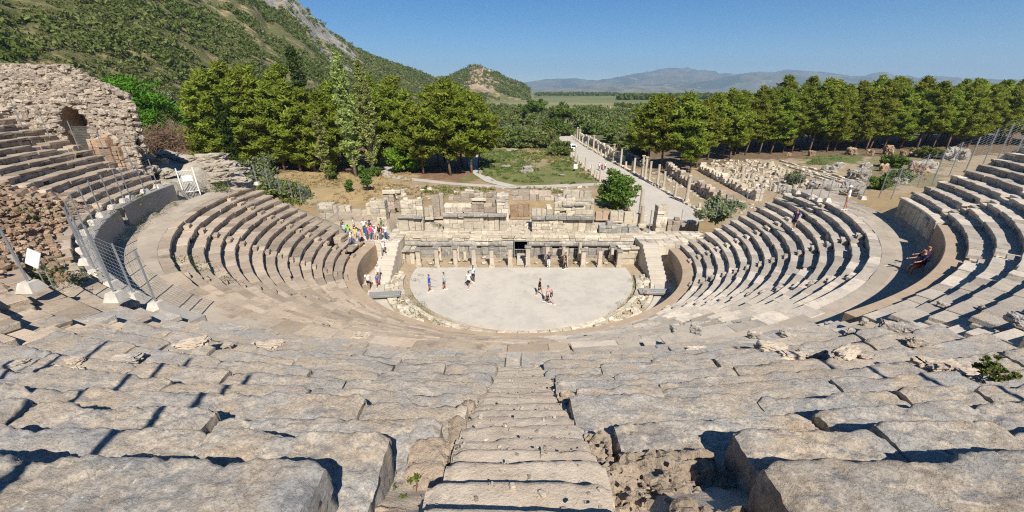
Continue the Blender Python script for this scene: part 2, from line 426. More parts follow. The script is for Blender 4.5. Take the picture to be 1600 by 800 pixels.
# ---- hillside (built in bearings and distances from the theatre)
def tab(xs, ys): return lambda v: np.interp(v, xs, ys)
crestE = tab([-80, -50, -40, -30, -24, -21, -17.2, -13.1, -10.2, -8.7, -7.2, -6.3, -5.6, -4.7, -3.7, -2.8, -1.7, .2, 1, 2.2], [20, 18, 15.5, 12, 8.5, 5.5, 3.5, 2.3, 1.25, 1.45, 1.95, 2.3, 2.62, 2.62, 2.25, 1.95, 1.3, .75, .2, -1.2])
crestD = tab([-80, -40, -24, -17, -10, -5, 2.2], [430, 520, 700, 850, 1050, 1050, 1050])
baseD = tab([-80, -60, -46, -38, -30, -24, -17, -10, -5, 2.2], [70, 85, 125, 155, 200, 260, 400, 640, 760, 930])
def hz(az, r):
    C, B = crestD(az), baseD(az); Hc = 17 + C*np.tan(np.radians(crestE(az)))
    t = (r-B)/(C-B)
    p = np.where(t > 0, np.abs(t)**1.15, t)
    h = np.where(t <= 1, Hc*p, Hc*(1-(t-1)*1.1))
    x = r*np.sin(np.radians(az)); y = r*np.cos(np.radians(az))
    gul = fbm(np.stack([az*.55+fbm(np.stack([x/60, y/60, x*0], -1), 2)*.5, r/260, az*0], -1), 3)
    n = fbm(np.stack([x/70, y/70, x*0], -1), 4)
    edge = np.clip(1-np.abs(t-1)*4, 0, 1)
    h = h + np.clip(t, 0, 1)*(gul*14+n*13)*np.clip(Hc/120, .12, 1)*(1-.75*edge) 
    cl = np.clip(t-.62, 0, 1)*np.clip((-az-14)/6, 0, 1)
    h = h + cl*18*np.abs(fbm(np.stack([x/22, y/22, x*0+4], -1), 3))*(1-.6*edge)
    kn = np.exp(-((az+4.9)/2.0)**2)*np.clip(t-.5, 0, .5)*2
    h = h + kn*7*fbm(np.stack([x/22, y/22, x*0+7], -1), 3)
    return h - .8
az = np.concatenate([np.arange(-80, -52, .6), np.arange(-52, 2.4, .16)])
tt = np.concatenate([np.linspace(-.06, 1.0, 150), np.linspace(1.03, 1.6, 10)])
AZ = az[:, None] + 0*tt[None]; RR = baseD(AZ) + tt[None]*(crestD(AZ)-baseD(AZ))
HZ = hz(AZ, RR); HX = RR*np.sin(np.radians(AZ)); HY = -D + RR*np.cos(np.radians(AZ))
HZ[:, -1] = np.minimum(HZ[:, -1], -5)
hmb = MB(); hmb.grid(np.stack([HX, HY, HZ], -1), True)
hme = hmb.mesh('hillside', None, True)
TT = tt[None]+0*AZ
rockw = sstep(.60, .82, TT+fbm(np.stack([HX/45, HY/45, HZ/45], -1), 3)*.5)*sstep(-15, -21, AZ)*sstep(-46, -34, AZ) 
knoll = np.exp(-((AZ+4.7)/2.3)**4)*sstep(.28, .55, TT+fbm(np.stack([HX/60, HY/60, HZ/60], -1), 3)*.2)
bare = np.clip(rockw*1.0 + knoll, 0, 1)
HC = np.zeros(AZ.shape+(4,)); HC[..., 3] = 1; HC[..., 0] = np.clip(rockw, 0, 1); HC[..., 1] = np.clip(knoll, 0, 1)
at = hme.color_attributes.new('cover', 'FLOAT_COLOR', 'POINT'); at.data.foreach_set('color', HC.reshape(-1, 4).ravel())
t = NT('hill_soil_and_rock'); a = t.n.new('ShaderNodeAttribute'); a.attribute_name = 'cover'
sp = t.n.new('ShaderNodeSeparateColor'); t.l.new(a.outputs['Color'], sp.inputs[0])
col = t.mix(t.ramp(t.noise(.03, 5, .6), .4, .62), (.50, .37, .22), (.30, .26, .12))
col = t.mix(t.ramp(t.noise(.11, 6, .7), .36, .54, 0, .92), col, (.125, .135, .045))
col = t.mix(t.ramp(t.noise(.016, 4, .6), .60, .70, 0, .75), col, (.50, .38, .23))
rk = t.mix(t.ramp(t.noise(.09, 6, .75, t.stretch((1, 1, .4))), .38, .62), (.46, .43, .385), (.25, .235, .21))
nz = t.ramp(t.noise(.045, 6, .7, t.stretch((1, 1, .45))), .40, .60)
col = t.mix(t.ramp(t.math('ADD', sp.outputs[0], t.math('MULTIPLY', nz, .5)), .92, 1.02), col, rk)
rk2 = t.mix(t.ramp(t.noise(.05, 6, .7), .4, .6), (.47, .345, .235), (.30, .225, .16))
col = t.mix(t.ramp(t.math('ADD', sp.outputs[1], t.math('MULTIPLY', nz, .4)), .38, .62), col, rk2)
t.bump(t.noise(.12, 8, .75), 1.0, 5.0); hme.materials.append(t.done(col, .95))
tag(link('hillside', hme), 'steep scrub covered hill with grey cliffs falling to a rocky knoll', 'hill', kind='structure')

# ---- far mountains
def ridge(name, label, azs, els, dist, depth, seed, mat):
    A = np.arange(azs[0], azs[-1], .12); T = np.linspace(0, 1.25, 40)
    E = np.interp(A, azs, els); hc = 17 + dist*np.tan(np.radians(E))
    X = []; 
    AA = A[:, None]+0*T[None]; TTt = T[None]+0*AA
    R = dist - depth*(1-TTt); x = R*np.sin(np.radians(AA)); y = R*np.cos(np.radians(AA))-D
    n = fbm(np.stack([x/900, y/900, x*0+seed], -1), 5, .55)
    prof = np.where(TTt <= 1, TTt**.8, 1-(TTt-1)*4)
    z = hc[:, None]*prof + n*.75*hc[:, None]*np.clip(4*TTt*(1-TTt), 0, 1) + (n*.16+.10*fbm(np.stack([x/260, y/260, x*0+seed], -1), 4, .6))*hc[:, None]*prof - 3
    b = MB(); b.grid(np.stack([x, y, z], -1), True)
    return tag(b.build(name, mat, None, True), label, 'mountain', kind='structure')
t = NT('mountain_maquis')
col = t.mix(t.ramp(t.noise(.0016, 7, .65), .42, .6), (.05, .065, .035), (.15, .14, .09))
col = t.mix(t.ramp(t.noise(.004, 6, .7), .56, .68, 0, .7), col, (.33, .27, .20)); t.bump(t.noise(.004, 7, .7), 1, 60)
mm = t.done(col, 1)
ridge('mountains', 'long blue ridge of mountains across the far edge of the plain', [-2, 0, 3.7, 6.8, 9.5, 11.5, 14.3, 16.4, 19.9, 21, 24, 27, 30.7, 35, 38.7, 43, 47, 53, 60], [.5, .9, 1.3, 1.3, 1.0, 1.25, 1.65, 2.2, 2.25, 1.9, 1.75, 1.8, 1.85, 1.5, 1.2, .9, .7, .6, .5], 11000, 2600, 3, mm)
ridge('mountains', 'lower nearer ridge in front of the far blue mountains', [9, 11, 13, 15.5, 18, 20, 23, 26, 30, 34, 40, 46], [.05, .25, .8, 1.35, 1.75, 1.3, 1.2, 1.45, 1.3, .9, .5, .1], 8800, 1500, 9, mm)
ridge('hills', 'pale bare foothills at the foot of the mountains', [2, 4, 6, 9, 12, 15, 17, 20, 23], [.02, .3, .22, .5, .55, .42, .5, .25, .02], 6500, 700, 5, plain('bare_hills', (.22, .19, .12), 1, 0, .3, .004))

# ---- marble street, gravel path
def strip(name, mat, label, L, Rr, z, cat='road'):
    L = np.array(L); Rr = np.array(Rr); n = 60
    s = np.linspace(0, 1, n); ls = np.linspace(0, 1, len(L)); rs = np.linspace(0, 1, len(Rr))
    l = np.stack([np.interp(s, ls, L[:, i]) for i in (0, 1)], -1); r = np.stack([np.interp(s, rs, Rr[:, i]) for i in (0, 1)], -1)
    k = np.linspace(0, 1, 9); P = l[:, None]*(1-k[None, :, None]) + r[:, None]*k[None, :, None]
    zz = gz(P[..., 0], P[..., 1])+z
    b = MB(); b.grid(np.concatenate([P, zz[..., None]], -1), False)
    return tag(b.build(name, mat), label, cat, kind='structure')
road_L = [onz(*p)[:2] for p in ((1000, 352), (975, 316), (939, 281), (905, 256), (884, 234), (864, 199))]
road_R = [onz(*p)[:2] for p in ((1100, 346), (1087, 328), (1011, 286), (955, 254), (905, 224), (880, 200))]
def rs(pts, n): 
    pts = np.array(pts); d = np.r_[0, np.cumsum(np.hypot(*np.diff(pts, axis=0).T))]; s = np.linspace(0, d[-1], n)
    return np.stack([np.interp(s, d, pts[:, i]) for i in (0, 1)], -1)
t = NT('marble_street_slabs')
br = t.n.new('ShaderNodeTexBrick'); mp = t.n.new('ShaderNodeMapping'); mp.inputs['Rotation'].default_value = (0, 0, R_(5)); t.l.new(t.pos.outputs['Position'], mp.inputs[0]); t.l.new(mp.outputs[0], br.inputs['Vector'])
br.inputs['Scale'].default_value = .6; br.inputs['Color1'].default_value = (.56, .515, .44, 1); br.inputs['Color2'].default_value = (.50, .455, .39, 1); br.inputs['Mortar'].default_value = (.26, .23, .19, 1); br.inputs['Mortar Size'].default_value = .02
col = t.mix(t.ramp(t.noise(.25, 5, .7), .4, .65, 0, .6), br.outputs[0], (.55, .50, .43)); M['street'] = t.done(col, .8)
strip('road', M['street'], 'straight pale marble street lined with columns running to the harbour', rs(road_L, 30), rs(road_R, 30), .06)
def ribbon(name, mat, label, pts, w, z):
    P = np.array([PG(*p)[:2] for p in pts]); s = np.linspace(0, len(P)-1, 80)
    q = np.stack([np.interp(s, np.arange(len(P)), P[:, i]) for i in (0, 1)], -1)
    for _ in range(3): q[1:-1] = (q[:-2]+q[1:-1]*2+q[2:])/4
    d = np.gradient(q, axis=0); d /= np.linalg.norm(d, axis=1)[:, None]; nrm = np.stack([d[:, 1], -d[:, 0]], -1)
    k = np.linspace(-.5, .5, 5)*w
    G = q[:, None]+nrm[:, None]*k[None, :, None]
    b = MB(); b.grid(np.concatenate([G, (gz(G[..., 0], G[..., 1])+z)[..., None]], -1), True)
    return tag(b.build(name, mat), label, 'path', kind='structure')
ribbon('path', M['path'], 'curved grey path behind the stage ruins', [(580, 262), (600, 275), (640, 280), (690, 286), (745, 290), (810, 293), (870, 291), (935, 288), (985, 292)], 2.6, .05)
ribbon('path', M['path'], 'branch path leading between the central pines', [(800, 292), (768, 284), (748, 272), (738, 258), (742, 240)], 2.4, .09)
ribbon('path', M['path'], 'short path beneath the white trunked poplars', [(604, 277), (606, 262), (606, 246), (600, 230)], 2.6, .1)

# ================================================================== ORCHESTRA
def ring(mb, r0, r1, a0, a1, z, n=90, h=0, ymax=None):
    A = np.radians(np.linspace(a0, a1, n)); K = np.linspace(r0, r1, 6)
    P = np.stack([np.cos(A)[:, None]*K, np.sin(A)[:, None]*K, np.full((n, 6), z)], -1); mb.grid(P, True)
    if h:
        for r in (r0, r1):
            P = np.stack([np.stack([np.cos(A)*r, np.sin(A)*r, np.full(n, z)], -1), np.stack([np.cos(A)*r, np.sin(A)*r, np.full(n, z-h)], -1)], 1)
            mb.grid(P, r == r1)
b = MB(); n = 120; A = np.linspace(0, 2*pi, n, endpoint=False)
P = np.stack([.15+11.05*np.cos(A), np.minimum(11.05*np.sin(A), 1.55), 0*A], -1)
V = np.concatenate([P+[0, 0, .10], P-[0, 0, .35], [[.15, 0, .10]]])
T = [[2*n, i, (i+1) % n] for i in range(n)]; Q = [[i, n+i, n+(i+1) % n, (i+1) % n] for i in range(n)]
b.add(V, Q, T)
t = NT('pale_orchestra_paving')
br = t.n.new('ShaderNodeTexBrick'); t.l.new(t.pos.outputs['Position'], br.inputs['Vector']); br.inputs['Scale'].default_value = .35
br.inputs['Color1'].default_value = (.53, .49, .425, 1); br.inputs['Color2'].default_value = (.515, .475, .41, 1); br.inputs['Mortar'].default_value = (.50, .46, .40, 1); br.inputs['Mortar Size'].default_value = .012; br.inputs['Mortar Smooth'].default_value = .6
col = t.mix(t.ramp(t.noise(.4, 6, .7), .4, .66, 0, .7), br.outputs[0], (.42, .39, .345)); col = t.mix(t.ramp(t.noise(.9, 7, .75), .52, .68, 0, .45), col, (.33, .31, .28))
t.bump(t.noise(9, 4, .6), .15, .03); M['orch'] = t.done(col, .85)
tag(b.build('orchestra_floor', M['orch']), 'pale smooth paved half round orchestra floor', 'floor', kind='structure')
b = MB(); ring(b, 13.25, 15.4, -186, 2, .02, 120, .2); tag(b.build('walkway', M['walk']), 'curved white paved walkway around the orchestra drain', 'walkway', kind='structure')
# ================================================================== THEATRE SEATING
rng = random.Random(4)
TREAD_L, RISE_L, TREAD_U, RISE_U = .75, .44, .74, .39
def low_row(k): return (15.3, 2.3) if k < 0 else (16.4+TREAD_L*k, 2.3+RISE_L*(k+1))
def up_row(k): return 28.86+TREAD_U*k, 10+RISE_U*k
def warp(r, a):
    """the upper rows near the central stair run straighter than a circle"""
    x = r*np.cos(a); y = r*np.sin(a)
    g = sstep(31, 35, r); h = 1-sstep(9, 16, np.abs(x))
    return x, np.where(y < 0, -r + (r+y)*(1-.55*g*h), y)
def surf_up(P):
    lo, hi = 25.0, 45.0                      # undo the straightening of the near rows to find the row underfoot
    for _ in range(30):
        r = (lo+hi)/2
        if abs(P[0]) >= r or float(warp(r, -math.acos(P[0]/r))[1]) > P[1]: lo = r
        else: hi = r
    return 10+RISE_U*max(0, math.floor((r-28.86)/TREAD_U))
def a_limits(r, low=True):
    yr, yl = (1.2, 2.4) if low else (-9.2, -4.6)
    return -pi - math.asin(yl/r), math.asin(yr/r)
STAIR_L = [R_(v) for v in (-9, -28.5, -48, -68, -90, -112, -133, -157, -176)]
STAIR_U = [R_(v) for v in (-29, -49, -69, -90, -111, -131, -153)]
def curved_row(mb, r, z, a0, a1, depth, height, blen, ch, jr, jz, skip=None, stairs=(), gap=0, miss=0.0, jit=.015, slab=.17, rlen=(.35, .8)):
    """one row: long worn tread slabs overhanging a face of smaller stones"""
    def run(L0, rad, dep, zt, hgt, jr, jz, ch, jit, ms):
        a = a0 + rng.uniform(0, .01)
        while a < a1:
            L = rng.uniform(*L0); e = min(a+L/r, a1)
            hit = [s for s in stairs if gap and a < s+gap/r/2 and e > s-gap/r/2]
            if hit:
                s = hit[0]
                if a < s-gap/r/2-.002: e = s-gap/r/2
                else: a = s+gap/r/2; continue
            m = (a+e)/2
            if e-a > .003 and not (skip and skip(m, r)) and rng.random() > ms:
                rr_ = rad+rng.uniform(-jr, jr)+dep/2; x, y = warp(rr_, m); hh = hgt*rng.uniform(.92, 1.08)
                mb.block((float(x), float(y), zt+rng.uniform(-jz, jz)-hh/2), ((e-a)*r-.008+.6*(e-a)*dep*.5, dep, hh), m+pi/2+rng.uniform(-.012, .012), ch, rng.uniform(-.02, .02), jit, rng)
            a = e
    run(blen, r, depth, z, slab, jr, jz, ch, jit, miss)
    run(rlen, r+.07, depth-.2, z-slab*.9, height, jr*1.3, .02, .03, .025, .02)
lower = thing('theatre_seating', 'lower tier of curved stone seat rows rising from the orchestra wall', 'seating')
NL = 14
for k in range(NL):
    r, z = low_row(k); lo, hi = a_limits(r)
    def skipl(m, r, k=k): return (m < -R_(176) and k < 7 and rng.random() < .35)
    b = MB(); curved_row(b, r, z, lo, -R_(86), TREAD_L+.14, .50, (.9, 2.0), .016, .035, .022, skipl, miss=.018, jit=.016, rlen=(.7, 1.6)); b.build('seat_row', M['seat_left'], lower)
    b = MB(); curved_row(b, r, z, -R_(86), hi, TREAD_L+.14, .50, (.8, 1.8), .016, .045, .022, None, miss=.014, jit=.02, rlen=(.6, 1.3)); b.build('seat_row', M['seat_right'], lower)
for s in STAIR_L:
    b = MB()
    for k in range(0, NL):
        r, z = low_row(k)
        for q in (-1, 1):
            rr_ = r-.17; x, y = rr_*cos(s), rr_*sin(s)
            b.block((x + q*.24*sin(s), y - q*.24*cos(s), z-.33), (.40, .34, .26), s+pi/2+rng.uniform(-.08, .08), .02, 0, .025, rng)
    b.build('stair_flight', M['seat_right'] if cos(s) > -.2 else M['seat_left'], lower)
def arc_wall(mb, r, thick, z0, z1, a0, a1, n=40, lip=.03):
    A = np.linspace(a0, a1, n)
    prof = [(0, z0), (0, z1-lip), (lip, z1), (thick-lip, z1), (thick, z1-lip), (thick, z0)]
    P = np.stack([np.stack([np.cos(A)*(r+d), np.sin(A)*(r+d), np.full(n, z)], -1) for d, z in prof], 1)
    mb.grid(P)
    for i, f in ((0, False), (n-1, True)):
        a, bq, c, d = P[i, 0], P[i, 2], P[i, 3], P[i, 5]; mb.add([a, bq, c, d], [[0, 1, 2, 3] if f else [3, 2, 1, 0]])
lo, hi = a_limits(15.3)
b = MB(); arc_wall(b, 15.3, 1.2, -.2, 2.32, lo, hi, 110); b.build('orchestra_wall', M['tan_wall'], lower)
# upper walkway (diazoma)
b = MB(); r1 = 26.9
lo, hi = -R_(184.5), R_(1.5)
for rr_, w in ((27.05, .62), (27.7, .66), (28.4, .72)):
    a = lo
    while a < hi:
        da = rng.uniform(1.0, 2.2)/rr_; e = min(a+da, hi); m = (a+e)/2
        b.block((rr_*cos(m), rr_*sin(m), 8.47-.1+rng.uniform(-.012, .012)), ((e-a)*rr_*1.02, w+.05, .2), m+pi/2, .012, 0, .008, rng); a = e
b.build('walkway_paving', M['diazoma'], lower)

upper = thing('theatre_seating', 'upper tier of stone seat rows climbing past the camera behind the low podium wall', 'seating')
for a0, a1 in ((-171, -155.5), (-153.8, -128), (-127, -112)): b = MB(); arc_wall(b, 28.86, .55, 8.4, 10.02, R_(a0), R_(a1), 30); b.build('podium_wall', M['concrete'], upper)
b = MB(); arc_wall(b, 28.86, .95, 8.4, 10.02, R_(-67), R_(-33.5), 40); b.build('podium_wall', M['tan_wall'], upper)['label'] = 'smooth tan curved wall with a pale coping'
b = MB(); arc_wall(b, 28.95, .9, 9.90, 10.02, R_(-32), R_(-18.5), 14)
for i in range(9):
    a = R_(-31.3+i*1.48); x, y = 29.2*cos(a), 29.2*sin(a)
    b.block((x, y, 9.15), (.70, .5, 1.5), a+pi/2, .05, 0, .015, rng)
b.build('podium_wall', M['marble'], upper)['label'] = 'low wall of upright pale marble slabs'
for a0, a1 in ((-110.0, -91.0), (-89.0, -70.0)):
    b = MB(); curved_row(b, 28.86, 10.0, R_(a0), R_(a1), 1.0, 1.6, (.9, 1.8), .03, .03, .05, None, (), 0, jit=.03); b.build('podium_wall', M['seat_near'], upper)
def rubble_zone(a, r):
    d = math.degrees(a); return -153+3*sin(r*2) < d < -123+4*sin(r*3) and 29.9 < r < 37.5 and not (d > -128 and r > 33)
def skip_upper(m, r): return rubble_zone(m, r) and rng.random() < .93
XN = 11.0
for k in range(0, 17):
    r, z = up_row(k); b = MB(); lo, hi = a_limits(r, False)
    near = math.asin(min(1, XN/r)) if 3 <= k <= 12 else 0
    if k >= 12: r += .31
    bl, br_ = MB(), MB()
    if k == 0:
        curved_row(bl, r+.5, z+.0, lo, R_(-112), TREAD_U, .4, (.9, 1.9), .02, .02, .02, skip_upper, STAIR_U, .9)
        curved_row(br_, r+.9, z+.0, R_(-67), hi, TREAD_U-.3, .4, (.9, 1.9), .02, .02, .02, None, STAIR_U, .9)
    else:
        cuts = [lo]+[q for q in sorted(STAIR_U) if lo < q < -pi/2-near]+[-pi/2-near]; wedges = []
        for a, e in zip(cuts[:-1], cuts[1:]):
            b = MB(); g = .47/r; curved_row(b, r, z, a+(g if a != lo else 0), e-(g if e != -pi/2-near else 0), TREAD_U+.16, .46, (.8, 2.0), .018, .045, .03, skip_upper, (), 0, .03, .03); wedges.append((b, 'seat_left'))
        cuts = [-pi/2+near]+[q for q in sorted(STAIR_U) if -pi/2+near < q < hi]+[hi]
        for a, e in zip(cuts[:-1], cuts[1:]):
            b = MB(); g = .47/r; curved_row(b, r, z, a+(g if a != -pi/2+near else 0), e-(g if e != hi else 0), TREAD_U+.16, .46, (.6, 1.4), .018, .035, .03, None, (), 0, .012, .03); wedges.append((b, 'seat_right'))
    for b, mm_ in (((bl, 'seat_left'), (br_, 'seat_right')) if k == 0 else wedges):
        if not b.n: continue
        o = b.build('seat_row', M[mm_], upper); me = o.data; me.materials.append(M['seat_near'])
        cx = np.zeros(len(me.polygons)*3); me.polygons.foreach_get('center', cx); cx = cx.reshape(-1, 3)
        g = vnoise(cx*.35); idx = np.where((np.abs(cx[:, 0]) < 12+5*g) & (cx[:, 1] < -18), 1, 0)
        me.polygons.foreach_set('material_index', idx.astype(np.int32))
for sa in STAIR_U:
    if abs(math.degrees(sa)+90) < 5 or -140 < math.degrees(sa) < -120: continue
    b = MB(); hi_r = 33.0 if abs(math.degrees(sa)+90) < 30 else 40
    j = 0
    while 28.86+.37*j < hi_r:
        r = 28.86+.37*j; x, y = warp(r+.25, sa)
        if not (rubble_zone(sa, r)): b.block((float(x), float(y), 10+.195*j-.2-.25), (.92, .52, .5), sa+pi/2+rng.uniform(-.03, .03), .02, 0, .02, rng)
        j += 1
    b.build('stair_flight', M['seat_right' if cos(sa) > 0 else 'seat_left'], upper)
# ---- the rows in front of the camera, worn slabs modelled finely
def nose_y(x, r):
    a = -np.arccos(np.clip(np.asarray(x, float)/r, -1, 1)); X, Y = warp(r, a)
    return Y
def worn_slab(mb, x0, x1, r, z, depth, height, res, amp=1.0, rough_end=(0, 0), seed=0, back_drop=0, dz=0.0, chip=1.0, yaw=0.0):
    nx = max(4, int((x1-x0)/res)); xs = np.linspace(x0, x1, nx+1)
    prof = [(.10, -height), (.08, -height*.7), (.06, -height*.4), (.03, -.16), (.008, -.09), (0, -.05), (.004, -.022), (.018, -.006), (.05, 0)]
    d = .05
    while d < depth: d += res*1.3; prof.append((d, -.012*d/depth - back_drop*(d/depth)))
    prof.append((depth+.05, -height))
    prof = np.array(prof); nd = len(prof)
    X = xs[:, None]+0*prof[None, :, 0]; off = prof[None, :, 0]+0*X; Z = z+prof[None, :, 1]+0*X
    xm = (x0+x1)/2
    Y = nose_y(X, r) - off + yaw*(X-xm)
    P = np.stack([X, Y, Z], -1); S = np.array([seed*3.1, seed*1.7, 0])
    big = fbm(P*np.array([1.1, 1.5, .8])+S, 3); med = fbm(P*5+S, 3); fin = vnoise(P*17+S); pit = np.clip(vnoise(P*9+S+5)-.35, 0, 1)
    top = (np.arange(nd) >= 6) & (np.arange(nd) < nd-1)
    fin2 = fbm(P*np.array([26, 34, 30])+S, 2); lam = np.abs(fbm(P*np.array([3.2, 7, 3])+S+7, 3))
    P[..., 2] += amp*(.026*big + .020*med + .012*fin + .008*fin2 - .05*pit - .035*np.clip(.12-lam, 0, 1)/.12)*np.where(top, 1, .5) 
    P[..., 1] += amp*(.05*fbm(P*1.3+S+3, 4) + .022*med + .012*fin)*np.where(top, .3, 1.0)
    nosew = np.exp(-((np.arange(nd)-6)/2.2)**2)[None]
    chp = np.clip(fbm(np.stack([X*2.1+seed, X*0, X*0+r], -1), 3)*1.6-.22, 0, 1)*chip
    P[..., 1] -= nosew*chp*.16; P[..., 2] -= nosew*chp*.05
    # ends roughly broken, corners worn
    ex = np.minimum(X-x0, x1-X); w = np.exp(-(ex/.07)**2)
    P[..., 2] -= w*.04*top; P[..., 1] -= w*.05*nosew
    for side, (cond, re) in enumerate((((X-x0), rough_end[0]), ((x1-X), rough_end[1]))):
        ww = np.exp(-(cond/.12)**2); P[..., 0] += (1 if side == 0 else -1)*ww*re*(.5+.9*fbm(P*3.3+S, 3))
    P[..., 2] += dz*(X-xm)
    mb.grid(P)
    for i, sg in ((0, 1), (-1, -1)):
        E = P[i]; K = 7; base = z-height-.05
        C = np.stack([np.stack([E[:, 0]+0*E[:, 0], E[:, 1], E[:, 2]+(base-E[:, 2])*q], -1) for q in np.linspace(0, 1, K)], 1)
        re = rough_end[0 if i == 0 else 1]
        nn = fbm(C*4+S, 3)*.10+fbm(C*11+S, 2)*.05
        C[:, 1:, 0] += sg*nn[:, 1:]*(.4+re*5)
        mb.grid(C, i == 0)
gapL = {11: -1.52, 10: -1.26, 9: -.92, 8: -.68, 7: -.60, 6: -.56, 5: -.54, 4: -.5, 3: -.5}
gapR = {11: 1.93, 10: 2.15, 9: 1.12, 8: .70, 7: .86, 6: .58, 5: .66, 4: .52, 3: .55}
for k in range(3, 13):
    r, z = up_row(k)
    if k == 12: r += .31
    res = .032 if k >= 9 else (.05 if k >= 6 else .085)
    z += .06 if k == 11 else 0; dep = 1.30 if k == 11 else TREAD_U+.2
    for side in (-1, 1):
        x = gapL.get(k, -1.6) if side < 0 else gapR.get(k, 2)
        first = True
        while abs(x) < XN:
            L = rng.uniform(1.1, 2.9) if not (k == 11 and first) else (5.2 if side < 0 else 3.6)
            x2 = x+side*L
            if abs(x2) > XN-1: x2 = side*XN
            a, e = (x2, x) if side < 0 else (x, x2)
            re = .05 if first else .012
            g = .002+rng.random()**3*.03
            b = MB()
            worn_slab(b, a+g, e-g, r+rng.uniform(-.07, .07), z+rng.uniform(-.06, .03)-(.05 if k == 9 and first else 0), dep, .62, res, 1.0,
                      ((re, .012) if side > 0 else (.012, re)), rng.randint(0, 999), (rng.uniform(-.07, .01) if k < 8 else rng.uniform(-.02, .03)) if k < 11 else rng.uniform(-.05, .02), rng.uniform(-.018, .018), yaw=rng.uniform(-.03, .03))
            b.build('seat_slab', M['seat_near'], upper, True)
            x = x2; first = False
# bed of the central stair and its worn steps
b = MB(); ys = np.linspace(-41, -28.9, 220); xs = np.linspace(-2.3, 2.4, 80)
X, Y = np.meshgrid(xs, ys, indexing='ij'); P = np.stack([X, Y, 10+.527*(-Y-28.86)-.62+0*X], -1)
P[..., 2] += .10*fbm(P*1.7, 4)+.03*fbm(P*9, 2); b.grid(P, True)
b.build('stair_bed', M['gravel'], upper, True)
b = MB()
for j in range(0, 30):
    r = 28.86+.37*j; z = 10+.195*j-.20
    l, q = (-.64, .66) if j < 14 else (-.66-.012*(j-14), .70+.012*(j-14))
    if j >= 19: l += .02
    worn_slab(b, l+rng.uniform(-.05, .05), q+rng.uniform(-.05, .05), r+.03*sin(j*1.7), z+rng.uniform(-.012, .012), .45, .5, .032 if j > 12 else .06, .32, (.03, .03), j, -.085 if j < 20 else -.02, rng.uniform(-.012, .012), .5, rng.uniform(-.02, .02))
b.build('stair_flight', M['gravel'], upper, True)['label'] = 'worn central stair of gravelly tan steps'
b = MB()
for i in range(900):
    y = -rng.uniform(29.2, 38.3); d = (-y-28.86)/8; side = rng.random()
    x = rng.uniform(-.7, .75) if side < .45 else (rng.uniform(-1.5*d-.3, -.5) if side < .7 else rng.uniform(.5, .6+1.3*d))
    q = rng.uniform(.008, .03) if rng.random() < .9 else rng.uniform(.025, .05)
    j = math.floor((-y-28.86)/.37); zz = 10+.195*j-.20+(.06*((-y-28.86)/.37-j) if j < 20 else 0) if abs(x) < .68 else 10+.527*(-y-28.86)-.60
    b.block((x, y, zz+q*.3), (q*1.5, q, q*.8), rng.uniform(0, 3), q*.15, rng.uniform(-.3, .3), q*.15, rng)
tag(b.build('gravel', stone('loose_gravel', (.42, .36, .29), (.36, .31, .25), (.5, .45, .38), (.2, .17, .13), 3, .35, .5, .3)), 'loose gravel and broken chips scattered down the central stair', 'gravel', kind='stuff')
# broken masonry right of the stair
b = MB()
for (x0, x1, r, dz, h) in ((.78, 1.2, 36.45, -.30, .7), (1.15, 1.95, 37.0, -.42, .6), (1.0, 2.1, 36.15, -.30, .6), (.70, 1.08, 35.75, -.2, .6), (.66, 1.0, 34.75, -.06, .5), (.60, .95, 34.0, -.04, .5)):
    worn_slab(b, x0, x1, r, 10+.527*(r-28.86)+dz, .85, h, .024, 2.4, (.09, .05), int(r*7), .05, .03, 2.0)
for i in range(60):
    x0, x1, r, dz = rng.choice(((.80, 1.25, 36.6, -.28), (1.15, 1.9, 37.2, -.40), (1.0, 1.66, 36.4, -.24), (.70, 1.08, 35.9, -.2), (.66, 1.0, 34.9, -.06), (.62, .95, 34.1, -.04)))
    x = rng.uniform(x0+.08, x1-.08); y = -r-rng.uniform(.05, .45); q = rng.uniform(.012, .05) if rng.random() < .9 else rng.uniform(.06, .11)
    b.block((x, y, 10+.527*(r-28.86)+dz-.03+rng.uniform(-.05, .0)), (q*rng.uniform(1, 1.9), q*1.1, q*.8), rng.uniform(0, 3), q*.12, rng.uniform(-.5, .5), q*.18, rng, rng.uniform(-.4, .4))
b.build('broken_masonry', stone('rubble_core', (.38, .30, .225), (.33, .265, .20), (.42, .35, .27), (.16, .125, .09), 2, .2, 1.0, .6, .04), upper, False)
b = MB()
for (x0, x1, r, dz) in ((-1.5, -1.02, 36.8, -.55), (-1.22, -.75, 35.9, -.20), (-.95, -.66, 35.2, -.16), (-.9, -.64, 34.5, -.1)):
    worn_slab(b, x0, x1, r, 10+.527*(r-28.86)+dz, .6, .5, .03, 1.6, (.05, .05), int(r*5), .05, .03, 1.5)
b.build('broken_masonry', bpy.data.materials['rubble_core'], upper, True)
